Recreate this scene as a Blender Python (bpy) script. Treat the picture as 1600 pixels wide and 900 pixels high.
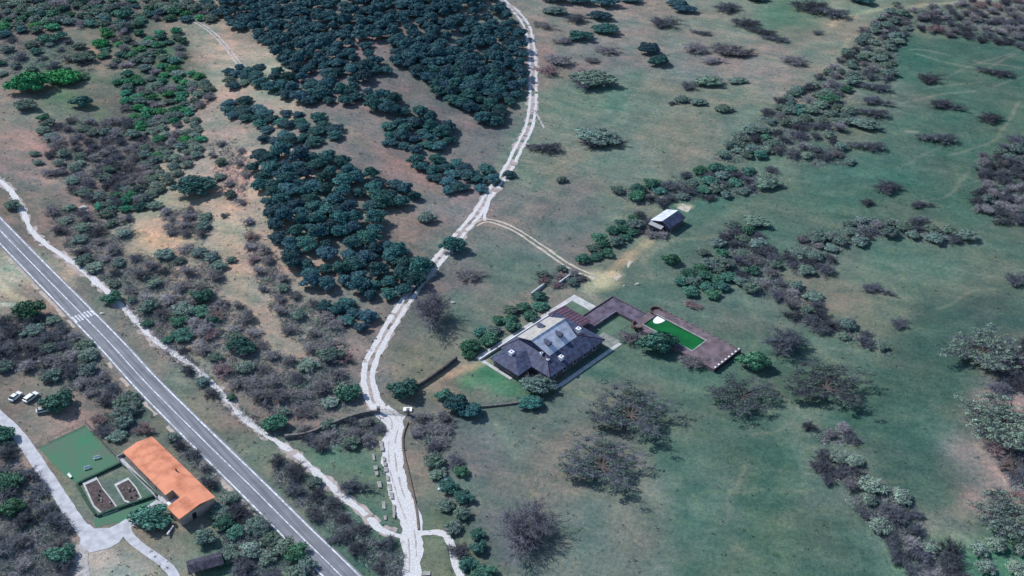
import bpy, math, random
import numpy as np
from mathutils import Vector, Matrix, noise as mn

for o in list(bpy.data.objects): bpy.data.objects.remove(o)
scn = bpy.context.scene
C = scn.collection
R = math.radians

# ------------------------------------------------------------------ camera
PITCH = R(35.5); VF = R(28.0); H = 223.0
cam_d = bpy.data.cameras.new("camera"); cam = bpy.data.objects.new("camera", cam_d)
C.objects.link(cam); cam.location = (0, 0, H); cam.rotation_euler = (R(90) - PITCH, 0, 0)
cam_d.sensor_fit = 'VERTICAL'; cam_d.sensor_height = 24; cam_d.lens = 12 / math.tan(VF / 2)
cam_d.clip_start = 1; cam_d.clip_end = 12000
scn.camera = cam

# ------------------------------------------------------------------ sky, sun, exposure
SUN_EL = 40.0
SUN_AZ = math.atan2(0.58, -0.82)      # direction (x, y) the sun stands in
w = bpy.data.worlds.new("World"); scn.world = w; w.use_nodes = True
nt = w.node_tree
bg = nt.nodes['Background']; sky = nt.nodes.new('ShaderNodeTexSky')
sky.sky_type = 'NISHITA'; sky.sun_disc = False
sky.sun_elevation = R(SUN_EL); sky.sun_rotation = math.atan2(math.cos(SUN_AZ), math.sin(SUN_AZ))
sky.air_density = 1.0; sky.dust_density = 0.3; sky.ozone_density = 3.0
nt.links.new(sky.outputs[0], bg.inputs[0]); bg.inputs[1].default_value = 0.15
sd = bpy.data.lights.new("sun", 'SUN'); sd.energy = 4.9; sd.angle = R(0.5); sd.color = (1.0, 0.965, 0.93)
so = bpy.data.objects.new("sun", sd); C.objects.link(so)
sv = Vector((math.cos(SUN_AZ) * math.cos(R(SUN_EL)), math.sin(SUN_AZ) * math.cos(R(SUN_EL)), math.sin(R(SUN_EL))))
so.rotation_euler = sv.to_track_quat('Z', 'Y').to_euler(); so.location = (0, 300, 300)
vs = scn.view_settings
vs.view_transform = 'Standard'; vs.look = 'None'; vs.exposure = 0.13; vs.gamma = 1.0; vs.use_curve_mapping = False
scn.cycles.max_bounces = 5; scn.cycles.diffuse_bounces = 2; scn.cycles.transparent_max_bounces = 4

# ------------------------------------------------------------------ picture <-> ground
F = 450 / math.tan(VF / 2)
def hgt(x, y):
    """gentle relief: the pine hill, the ravine left of it, low swells to the right"""
    x = np.asarray(x, float); y = np.asarray(y, float)
    h = 13 * np.exp(-((x + 55) / 62) ** 2 - ((y - 545) / 95) ** 2)
    h = h + 4.0 * np.exp(-((x + 75) / 30) ** 2 - ((y - 390) / 70) ** 2)
    h = h - 3.0 * np.exp(-((x + 150) / 26) ** 2 - ((y - 430) / 70) ** 2)
    h = h + 1.6 * np.exp(-((x - 130) / 40) ** 2 - ((y - 420) / 50) ** 2)
    h = h + 1.5 * np.exp(-((x - 110) / 30) ** 2 - ((y - 225) / 30) ** 2)
    return h
def G(px, py, z=None):
    """ground point seen at a pixel of the 1600 x 900 photograph (z: at that height instead)"""
    dx = (px - 800) / F; dy = (450 - py) / F
    d = (dx, math.cos(PITCH) + dy * math.sin(PITCH), -math.sin(PITCH) + dy * math.cos(PITCH))
    if d[2] > -0.02: d = (d[0], d[1], -0.02)
    zz = 0.0 if z is None else z
    for _ in range(8 if z is None else 1):
        t = (zz - H) / d[2]; x, y = d[0] * t, d[1] * t
        if z is None: zz = float(hgt(x, y))
    return (x, y, zz)
def proj(x, y, z):
    c, s = math.cos(PITCH), math.sin(PITCH)
    zz = z - H
    dep = y * c - zz * s
    up = y * s + zz * c
    dep = np.maximum(dep, 1.0)
    return 800 + F * x / dep, 450 - F * up / dep
def hz(x, y): return float(hgt(x, y))

# ------------------------------------------------------------------ materials
def s2l(c):
    return tuple(((v / 255) / 12.92 if v / 255 <= 0.04045 else (((v / 255) + 0.055) / 1.055) ** 2.4) for v in c)
MATS = {}
def mat(name, col, var=0.15, scale=1.0, rough=0.9, rnd=0.0, hue=0.0, spec=0.2, bump=0.0, detail=4, col2=None, bscale=None, coords='Object'):
    """procedural: base colour varied by two noises, and by object for plants"""
    if name in MATS: return MATS[name]
    m = bpy.data.materials.new(name); m.use_nodes = True; n = m.node_tree; L = n.links
    b = n.nodes['Principled BSDF']; b.inputs['Roughness'].default_value = rough
    b.inputs['Specular IOR Level'].default_value = spec
    tc = n.nodes.new('ShaderNodeTexCoord')
    nz = n.nodes.new('ShaderNodeTexNoise'); nz.inputs['Scale'].default_value = scale; nz.inputs['Detail'].default_value = detail
    L.new(tc.outputs[coords], nz.inputs['Vector'])
    mx = n.nodes.new('ShaderNodeMix'); mx.data_type = 'RGBA'
    c2 = col2 or tuple(min(1, v * (1 + var)) for v in col)
    c1 = col if col2 else tuple(v * (1 - var) for v in col)
    mx.inputs[6].default_value = (*c1, 1); mx.inputs[7].default_value = (*c2, 1)
    mr = n.nodes.new('ShaderNodeMapRange'); mr.inputs[1].default_value = 0.35; mr.inputs[2].default_value = 0.65
    L.new(nz.outputs[0], mr.inputs[0]); L.new(mr.outputs[0], mx.inputs[0])
    out = mx.outputs[2]
    if rnd or hue:
        oi = n.nodes.new('ShaderNodeObjectInfo'); hs = n.nodes.new('ShaderNodeHueSaturation')
        a = n.nodes.new('ShaderNodeMapRange'); a.inputs[3].default_value = 1 - rnd; a.inputs[4].default_value = 1 + rnd
        L.new(oi.outputs['Random'], a.inputs[0]); L.new(a.outputs[0], hs.inputs['Value'])
        wn = n.nodes.new('ShaderNodeTexWhiteNoise'); wn.noise_dimensions = '1D'; L.new(oi.outputs['Random'], wn.inputs['W'])
        h2 = n.nodes.new('ShaderNodeMapRange'); h2.inputs[3].default_value = 0.5 - hue; h2.inputs[4].default_value = 0.5 + hue
        L.new(wn.outputs['Value'], h2.inputs[0]); L.new(h2.outputs[0], hs.inputs['Hue'])
        L.new(out, hs.inputs['Color']); out = hs.outputs[0]
    L.new(out, b.inputs['Base Color'])
    if bump:
        bn = n.nodes.new('ShaderNodeTexNoise'); bn.inputs['Scale'].default_value = bscale or scale * 4; bn.inputs['Detail'].default_value = 5
        L.new(tc.outputs[coords], bn.inputs['Vector'])
        bp = n.nodes.new('ShaderNodeBump'); bp.inputs['Strength'].default_value = bump; bp.inputs['Distance'].default_value = 0.3
        L.new(bn.outputs[0], bp.inputs['Height']); L.new(bp.outputs[0], b.inputs['Normal'])
    MATS[name] = m; return m

PINEWOOD = mat('pine_wood_needles', (0.014, 0.050, 0.070), 0.6, 0.45, rough=0.8, detail=8, col2=(0.046, 0.140, 0.155))  # navy to teal noise paints shade and highlights into the needles
PINE = mat('pine_needles', (0.034, 0.108, 0.116), 0.65, 1.3, rnd=0.38, hue=0.045, rough=0.8)  # strong noise contrast, here and in the leaves below, paints in foliage highlights
GREEN = mat('bush_leaves', (0.058, 0.160, 0.115), 0.55, 1.3, rnd=0.35, hue=0.04, rough=0.8)
DULL = mat('dull_leaves', (0.125, 0.195, 0.160), 0.5, 1.2, rnd=0.3, hue=0.04, rough=0.8)
OAKL = mat('oak_leaves', (0.075, 0.120, 0.100), 0.5, 1.2, rnd=0.1, rough=0.8)
VIVID = mat('vivid_leaves', (0.045, 0.215, 0.105), 0.5, 1.3, rnd=0.3, hue=0.03, rough=0.8)
BRIGHT = mat('fresh_leaves', (0.035, 0.24, 0.075), 0.45, 1.2, rnd=0.15, hue=0.02, rough=0.8)
SAGE = mat('sage_leaves', (0.19, 0.27, 0.215), 0.4, 1.2, rnd=0.2, hue=0.03, rough=0.85)
TWIG = mat('bare_twigs', (0.230, 0.228, 0.245), 0.45, 1.2, rnd=0.38, hue=0.02, rough=0.9)
MTWIG = mat('grey_twigs', (0.150, 0.150, 0.185), 0.4, 1.2, rnd=0.1, rough=0.9)
DTWIG = mat('dark_twigs', (0.100, 0.114, 0.138), 0.45, 1.2, rnd=0.38, hue=0.02, rough=0.9)
RTWIG = mat('russet_twigs', (0.270, 0.200, 0.205), 0.35, 1.2, rnd=0.25, hue=0.03, rough=0.9)
BARK = mat('bark', (0.10, 0.085, 0.08), 0.3, 3.0, bump=0.4)

# ------------------------------------------------------------------ mesh helpers
def link(name, me, parent=None, loc=(0, 0, 0), rz=0.0):
    o = bpy.data.objects.new(name, me); C.objects.link(o)
    if parent is not None: o.parent = parent
    o.location = loc; o.rotation_euler = (0, 0, rz); return o
def npmesh(name, V, Fq, m):
    """V (n,3), Fq (k,3|4)"""
    me = bpy.data.meshes.new(name)
    V = np.asarray(V, np.float32); Fq = np.asarray(Fq, np.int32); k = Fq.shape[1]
    me.vertices.add(len(V)); me.vertices.foreach_set('co', V.ravel())
    me.loops.add(Fq.size); me.loops.foreach_set('vertex_index', Fq.ravel())
    me.polygons.add(len(Fq)); me.polygons.foreach_set('loop_start', np.arange(0, Fq.size, k, dtype=np.int32))
    me.polygons.foreach_set('loop_total', np.full(len(Fq), k, np.int32))
    me.update(calc_edges=True); me.validate()
    if m: me.materials.append(m)
    return me
def tag(o, label=None, cat=None, group=None, kind=None):
    if label: o['label'] = label
    if cat: o['category'] = cat
    if group: o['group'] = group
    if kind: o['kind'] = kind
    return o
def thing(name, label, cat, loc, rz=0.0, group=None):
    return tag(link(name, None, None, loc, rz), label, cat, group)
class MB:
    def __init__(s): s.v = []; s.f = []
    def box(s, x0, x1, y0, y1, z0, z1):
        b = len(s.v)
        s.v += [(x, y, z) for z in (z0, z1) for x, y in ((x0, y0), (x1, y0), (x1, y1), (x0, y1))]
        s.f += [tuple(b + i for i in q) for q in ((3, 2, 1, 0), (4, 5, 6, 7), (0, 1, 5, 4), (1, 2, 6, 5), (2, 3, 7, 6), (3, 0, 4, 7))]
        return s
    def poly(s, pts):
        b = len(s.v); s.v += [tuple(p) for p in pts]; s.f.append(tuple(range(b, b + len(pts)))); return s
    def prism(s, pts, z0, z1):
        """pts counter-clockwise (x, y)"""
        n = len(pts); b = len(s.v)
        s.v += [(x, y, z0) for x, y in pts] + [(x, y, z1) for x, y in pts]
        s.f.append(tuple(b + i for i in reversed(range(n)))); s.f.append(tuple(b + n + i for i in range(n)))
        for i in range(n): j = (i + 1) % n; s.f.append((b + i, b + j, b + n + j, b + n + i))
        return s
    def slab(s, pts, t):
        """a sloping panel of thickness t under 3-D pts"""
        n = len(pts); b = len(s.v)
        s.v += [tuple(p) for p in pts] + [(p[0], p[1], p[2] - t) for p in pts]
        s.f.append(tuple(b + i for i in range(n))); s.f.append(tuple(b + n + i for i in reversed(range(n))))
        for i in range(n): j = (i + 1) % n; s.f.append((b + j, b + i, b + n + i, b + n + j))
        return s
    def cyl(s, x, y, z0, z1, r, n=10, r2=None):
        r2 = r if r2 is None else r2; b = len(s.v)
        s.v += [(x + q * math.cos(2 * math.pi * i / n), y + q * math.sin(2 * math.pi * i / n), z) for z, q in ((z0, r), (z1, r2)) for i in range(n)]
        s.f.append(tuple(b + i for i in reversed(range(n)))); s.f.append(tuple(b + n + i for i in range(n)))
        for i in range(n): j = (i + 1) % n; s.f.append((b + i, b + j, b + n + j, b + n + i))
        return s
    def tube(s, p, q, r0, r1, n=5):
        p = Vector(p); q = Vector(q); d = (q - p)
        if d.length < 1e-5: return s
        d.normalize(); a = d.orthogonal().normalized(); c = d.cross(a); b = len(s.v)
        for pt, r in ((p, r0), (q, r1)):
            for i in range(n):
                t = 2 * math.pi * i / n; s.v.append(tuple(pt + a * (r * math.cos(t)) + c * (r * math.sin(t))))
        s.f.append(tuple(b + i for i in reversed(range(n)))); s.f.append(tuple(b + n + i for i in range(n)))
        for i in range(n): j = (i + 1) % n; s.f.append((b + i, b + j, b + n + j, b + n + i))
        return s
    def mesh(s, name, m):
        me = bpy.data.meshes.new(name); me.from_pydata(s.v, [], s.f); me.update()
        if m: me.materials.append(m)
        return me
    def build(s, name, m, parent=None, bevel=0.0, loc=(0, 0, 0), rz=0.0):
        o = link(name, s.mesh(name, m), parent, loc, rz)
        if bevel:
            md = o.modifiers.new('bevel', 'BEVEL'); md.width = bevel; md.segments = 2; md.limit_method = 'ANGLE'
        return o

def dist_poly(X, Y, pts):
    """distance of points to a polyline (numpy)"""
    D = np.full(np.shape(X), 1e9)
    for (x0, y0), (x1, y1) in zip(pts[:-1], pts[1:]):
        dx, dy = x1 - x0, y1 - y0; L2 = dx * dx + dy * dy + 1e-9
        t = np.clip(((X - x0) * dx + (Y - y0) * dy) / L2, 0, 1)
        D = np.minimum(D, np.hypot(X - x0 - t * dx, Y - y0 - t * dy))
    return D
def smooth(pts, step=1.0):
    """Catmull-Rom through pts, resampled every step metres"""
    P = [np.array(p[:2], float) for p in pts]
    P = [2 * P[0] - P[1]] + P + [2 * P[-1] - P[-2]]
    out = []
    for i in range(1, len(P) - 2):
        n = max(2, int(np.linalg.norm(P[i + 1] - P[i]) / step))
        for k in range(n):
            t = k / n; a, b, c, d = P[i - 1:i + 3]
            out.append(0.5 * ((2 * b) + (-a + c) * t + (2 * a - 5 * b + 4 * c - d) * t * t + (-a + 3 * b - 3 * c + d) * t ** 3))
    out.append(P[-2]); return np.array(out)
def gl(pts): return [G(*p)[:2] for p in pts]
def ribbon(name, path, strips, m, lift=0.05, jit=0.0, seed=0, breaks=0.0):
    """strips: (offset from the line, width or width function) laid on the ground; one mesh"""
    T = np.gradient(path, axis=0); T /= np.linalg.norm(T, axis=1)[:, None] + 1e-9
    N = np.stack([-T[:, 1], T[:, 0]], 1)
    V = []; Q = []; n = len(path)
    for si, (off, wd) in enumerate(strips):
        W = np.array([wd(k / (n - 1)) if callable(wd) else wd for k in range(n)])
        ja = np.array([mn.noise(Vector((k * 0.33, seed + si * 9.1, 0.5))) + 0.6 * mn.noise(Vector((k * 0.9, seed + si * 5.1, 7.5))) for k in range(n)]) * jit
        jb = np.array([mn.noise(Vector((k * 0.33, seed + si * 9.1, 30.5))) + 0.6 * mn.noise(Vector((k * 0.9, seed + si * 5.1, 37.5))) for k in range(n)]) * jit
        lo = off - W / 2 + ja; hi = off + W / 2 + jb
        base = len(V); K = 4
        for k in range(n):
            for j in range(K + 1):
                o = lo[k] + (hi[k] - lo[k]) * j / K
                x, y = path[k] + N[k] * o
                V.append((x, y, hz(x, y) + lift))
        for k in range(n - 1):
            if breaks and mn.noise(Vector((k * 0.25, seed + si * 3.3, 60.5))) > breaks: continue
            for j in range(K):
                a = base + k * (K + 1) + j; Q.append((a, a + 1, a + K + 2, a + K + 1))
    return link(name, npmesh(name, V, [q[::-1] for q in Q], m))
def sheet(name, ppx, m, lift=0.06, step=1.0, kind='structure'):
    """a patch laid on the ground, outline in photograph pixels"""
    import bmesh
    P = gl(ppx); bm = bmesh.new()
    vsx = []
    for i, a in enumerate(P):
        b = P[(i + 1) % len(P)]; n = max(1, int(math.dist(a, b) / 2.0))
        for k in range(n):
            t = k / n; x = a[0] + (b[0] - a[0]) * t; y = a[1] + (b[1] - a[1]) * t
            j = 0.6; x += j * mn.noise(Vector((x * .5, y * .5, 3))); y += j * mn.noise(Vector((x * .5, y * .5, 9)))
            vsx.append(bm.verts.new((x, y, hz(x, y) + lift)))
    f = bm.faces.new(vsx); f.normal_update()
    if f.normal.z < 0: f.normal_flip()
    me = bpy.data.meshes.new(name); bm.to_mesh(me); bm.free(); me.materials.append(m)
    o = link(name, me)
    if kind: o['kind'] = kind
    return o

# ------------------------------------------------------------------ ground: one sheet to the horizon
SAMP = """
20 30 110 100 95;120 30 125 110 100;220 30 110 105 95;330 30 150 130 115;430 30 120 105 100;600 30 120 110 105;830 30 140 128 118;950 30 135 125 118
1050 30 125 122 112;1150 30 125 125 112;1230 30 95 120 100;1330 30 130 128 112;1450 30 110 115 100;1560 20 140 130 120;1430 75 60 100 88;1530 75 62 100 88;1590 75 70 100 90
20 100 125 118 108;110 100 110 115 98;160 100 125 115 105;260 100 90 100 85;340 100 160 140 125;390 90 165 148 130;560 100 125 112 112;700 100 115 108 105;850 100 140 122 115
940 100 132 120 118;1000 100 125 120 115;1100 100 130 122 118;1200 100 135 125 118;1290 100 125 122 110;1420 110 80 108 95;1500 110 72 105 90;1590 110 68 98 88
20 150 135 120 112;100 150 95 110 90;200 150 110 105 95;880 150 106 128 112;960 150 102 125 108;1050 150 115 120 108;1140 150 120 122 108;1400 150 110 115 105;1450 150 72 102 90;1560 150 78 105 92
30 200 145 125 115;130 200 120 110 105;330 200 150 130 120;600 200 130 115 112;760 200 118 108 108;860 200 118 125 112;960 200 120 120 110;1050 200 115 122 108;1150 200 110 115 105;1300 200 100 115 100
1400 200 85 112 98;1500 200 75 105 92;1590 200 85 108 92;40 260 140 115 112;100 260 145 125 118;360 260 165 140 128;640 260 130 115 112;850 260 110 122 108;950 260 118 122 110;1050 260 115 120 108
1200 260 105 118 102;1300 260 78 110 98;1400 260 72 108 96;1500 260 78 106 92;20 320 120 108 100;130 320 130 115 108;240 320 165 140 120;370 320 170 145 128;620 320 125 118 108;700 320 135 118 118
800 320 112 112 108;900 320 115 112 108;980 320 115 118 105;1100 320 85 115 100;1200 320 85 112 98;1300 320 80 110 95;1420 320 78 106 92;1520 320 72 105 90;1590 320 72 100 88
20 380 120 105 100;150 380 130 120 112;230 375 180 150 125;380 380 165 142 125;640 380 120 112 105;740 380 118 115 110;850 380 115 112 108;1000 380 110 118 105;1100 380 88 110 98;1250 380 90 110 98;1400 380 90 112 98;1500 380 95 112 98;1590 380 85 105 92
30 430 180 160 140;160 430 115 108 100;400 430 160 140 125;700 430 120 105 105;800 430 95 110 100;1050 430 92 112 100;1150 430 100 115 105;1300 430 115 115 102;1400 430 105 118 102;1500 430 100 112 98;1590 430 98 112 98
60 490 130 118 108;180 490 125 112 105;330 490 150 130 118;420 490 160 140 125;560 490 130 118 112;630 490 105 105 100;730 490 105 112 102;830 490 130 120 110;1050 490 92 108 98;1180 490 95 108 98;1350 490 115 118 102;1450 490 72 98 88;1550 490 68 92 85
20 550 110 100 95;230 550 125 112 105;300 550 150 130 118;420 550 155 135 120;540 550 125 118 112;650 550 112 115 98;710 550 140 125 112;760 550 95 112 100;960 550 88 112 98;1200 550 85 108 95;1330 550 98 112 98;1420 550 68 95 85;1580 550 95 100 92
50 610 130 115 105;130 610 125 112 105;280 610 125 118 105;400 610 130 115 108;540 610 130 115 112;660 610 125 115 100;730 620 120 112 102;850 610 95 108 98;950 610 110 112 102;1100 610 88 112 98;1250 610 80 108 92;1400 610 68 98 85;1500 610 68 98 85;1560 610 150 120 118
20 660 120 105 98;90 655 150 130 120;200 650 100 105 95;340 660 118 112 100;480 660 130 112 110;560 660 110 112 100;700 660 110 105 105;800 660 105 112 102;900 660 112 112 104;1060 660 90 112 98;1150 660 75 105 92;1250 660 98 112 98;1400 660 68 98 86;1480 660 90 108 95;1560 660 140 120 118
30 710 150 125 118;110 730 105 118 98;260 710 110 110 100;330 710 120 115 105;450 710 120 115 100;530 710 88 125 105;660 710 130 115 105;740 710 120 108 108;820 710 110 112 104;950 710 115 115 106;1080 710 90 112 98;1170 710 72 102 88;1300 710 100 112 100;1420 710 68 98 88;1530 710 140 122 118
40 770 140 118 108;100 770 115 115 98;170 770 120 115 108;230 770 90 118 100;400 770 95 110 100;500 770 108 112 98;560 770 95 118 100;670 770 130 118 105;760 770 105 112 105;900 770 110 115 106;1000 770 120 118 108;1100 770 90 110 98;1200 770 72 105 90;1300 770 90 108 98;1450 770 72 102 90;1575 770 150 128 122
40 840 140 120 112;100 840 135 118 110;200 840 135 125 112;300 830 125 120 105;350 845 75 125 100;480 840 105 112 98;560 840 95 110 98;680 840 95 112 92;780 840 100 105 105;900 840 105 115 108;1000 840 112 115 106;1100 840 92 112 100;1200 840 82 110 92;1300 840 78 105 92;1400 840 100 115 105;1500 840 115 120 108;1590 840 95 115 100
20 890 150 130 120;150 890 170 155 145;250 890 140 130 118;350 890 80 120 98;580 890 85 108 95;680 890 95 112 92;900 890 105 115 106;1000 890 110 115 106;1150 890 88 112 95;1300 890 72 102 90;1450 890 90 125 105;1560 890 80 120 100
"""
samp = np.array([[float(v) for v in t.split()] for t in SAMP.replace('\n', ';').split(';') if t.strip()])
def lin(a):
    a = a / 255; return np.where(a <= 0.04045, a / 12.92, ((a + 0.055) / 1.055) ** 2.4)
TRAILS = [
    ([(735, 598), (765, 590), (790, 605)], 5.5, (66, 118, 94), 1.0), ([(752, 575), (775, 588)], 3.0, (66, 118, 94), 1.0), ([(800, 610), (830, 615)], 4.0, (76, 114, 94), .8),
    ([(170, 70), (230, 75), (275, 95)], 5, (70, 118, 88), .55), ([(260, 120), (230, 160), (210, 200)], 5, (80, 112, 92), .5), ([(60, 105), (120, 118), (180, 125)], 5, (92, 112, 88), .5), ([(100, 150), (160, 175), (130, 195)], 3.5, (88, 118, 88), .5), ([(380, 870), (440, 880)], 5, (70, 118, 92), .5), ([(160, 320), (220, 315)], 3, (80, 120, 95), .4),  # worn pale trails in the fields: pixels, half width m, colour, strength
    ([(1420, 78), (1450, 80), (1485, 87)], 0.9, (150, 150, 140), .6), ([(1430, 85), (1475, 97), (1530, 108)], 0.9, (150, 150, 140), .5),
    ([(1520, 95), (1600, 107)], 0.9, (150, 150, 140), .5), ([(1440, 140), (1490, 132), (1530, 128)], .9, (140, 140, 130), .5),
    ([(1400, 165), (1460, 150), (1520, 142)], 1.0, (140, 138, 128), .5), ([(1550, 135), (1600, 120)], .8, (135, 138, 128), .5),
    ([(1400, 262), (1440, 240), (1470, 228)], .8, (120, 128, 118), .5), ([(1495, 300), (1500, 280), (1510, 260)], 1, (135, 135, 122), .5),
    ([(1415, 203), (1437, 204)], 1.0, (165, 160, 150), .7), ([(1395, 148), (1400, 152)], 1.0, (165, 160, 150), .7),
    ([(1000, 395), (1010, 420), (1025, 445)], .9, (130, 132, 120), .5), ([(1005, 405), (1040, 380), (1100, 370), (1140, 367)], 1.1, (130, 132, 118), .55),
    ([(1150, 440), (1175, 480), (1190, 520), (1170, 560)], 1.3, (118, 120, 110), .5),
    ([(770, 660), (800, 700), (830, 760), (870, 810), (890, 850)], 1.1, (128, 128, 116), .5), ([(840, 745), (870, 715)], .8, (130, 130, 125), .5),
    ([(1060, 770), (1100, 800), (1150, 860)], 2, (118, 122, 108), .4), ([(820, 290), (900, 245), (1000, 215), (1100, 180), (1150, 150)], 1.3, (128, 124, 112), .35),
    ([(810, 330), (880, 265), (940, 240)], 1.2, (128, 124, 112), .3), ([(900, 30), (1000, 60), (1130, 75), (1230, 95)], 1.5, (138, 130, 120), .4),
    ([(700, 360), (640, 400), (600, 430)], .8, (145, 120, 112), .5), ([(620, 330), (690, 300), (720, 310)], .8, (145, 128, 122), .5),
    ([(300, 280), (340, 300), (370, 420), (390, 520)], 3.5, (172, 146, 128), .5), ([(90, 240), (100, 260), (60, 300)], 1.6, (155, 132, 122), .5),
    ([(1300, 40), (1340, 22), (1400, 12), (1480, 4), (1600, -2)], 2.2, (165, 155, 135), .8),
    ([(1290, 110), (1300, 95), (1325, 60)], 1.6, (150, 142, 125), .6),
    ([(880, 600), (930, 630), (960, 640)], 1.2, (130, 128, 112), .4), ([(660, 600), (720, 580), (755, 563)], 1.8, (165, 148, 125), .7),
    ([(960, 425), (985, 398), (1012, 378)], 2.2, (170, 152, 128), .75), ([(1062, 322), (1075, 324)], 1.6, (215, 190, 160), .8),
    ([(560, 420), (600, 430), (680, 500)], 1.0, (140, 122, 118), .3), ([(1210, 600), (1270, 660), (1310, 700), (1350, 740), (1390, 800)], 1.2, (130, 125, 118), .5),
    ([(1530, 700), (1560, 740), (1590, 790)], 2.2, (165, 145, 140), .5), ([(1540, 620), (1590, 625)], 4, (165, 135, 135), .5), ([(1390, 520), (1500, 510)], 3, (90, 108, 96), .3),
    ([(1410, 860), (1480, 850), (1600, 870)], 5, (95, 135, 110), .5), ([(40, 170), (130, 190)], 2, (150, 130, 118), .3), ([(0, 445), (45, 470)], 2.2, (215, 190, 165), .6), ([(0, 475), (70, 478)], 1.0, (225, 220, 210), .8),
    ([(935, 432), (950, 445)], 4.5, (190, 175, 150), .9), ([(925, 450), (960, 430)], 3.2, (196, 182, 155), .75),
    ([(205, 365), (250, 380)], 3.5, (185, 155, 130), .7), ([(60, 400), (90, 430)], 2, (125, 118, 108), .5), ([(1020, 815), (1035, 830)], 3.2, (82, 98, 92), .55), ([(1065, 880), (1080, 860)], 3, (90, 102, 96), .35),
    ([(135, 35), (160, 120), (175, 110)], 2, (150, 130, 115), .4), ([(450, 180), (520, 195), (600, 240), (680, 300)], 3, (140, 122, 116), .5)]
_rt = random.Random(77)
for _i in range(22):
    _x, _y = _rt.uniform(780, 1600), _rt.uniform(40, 880); _a = _rt.uniform(-.9, .5); _p = [(_x, _y)]
    for _k in range(5): _a += _rt.uniform(-.5, .5); _x += 38 * math.cos(_a); _y += 24 * math.sin(_a); _p.append((_x, _y))
    TRAILS.append((_p, _rt.uniform(.5, .9), _rt.choice([(135, 134, 126), (128, 130, 118), (84, 100, 92), (142, 132, 126)]), _rt.uniform(.3, .6)))
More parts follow.
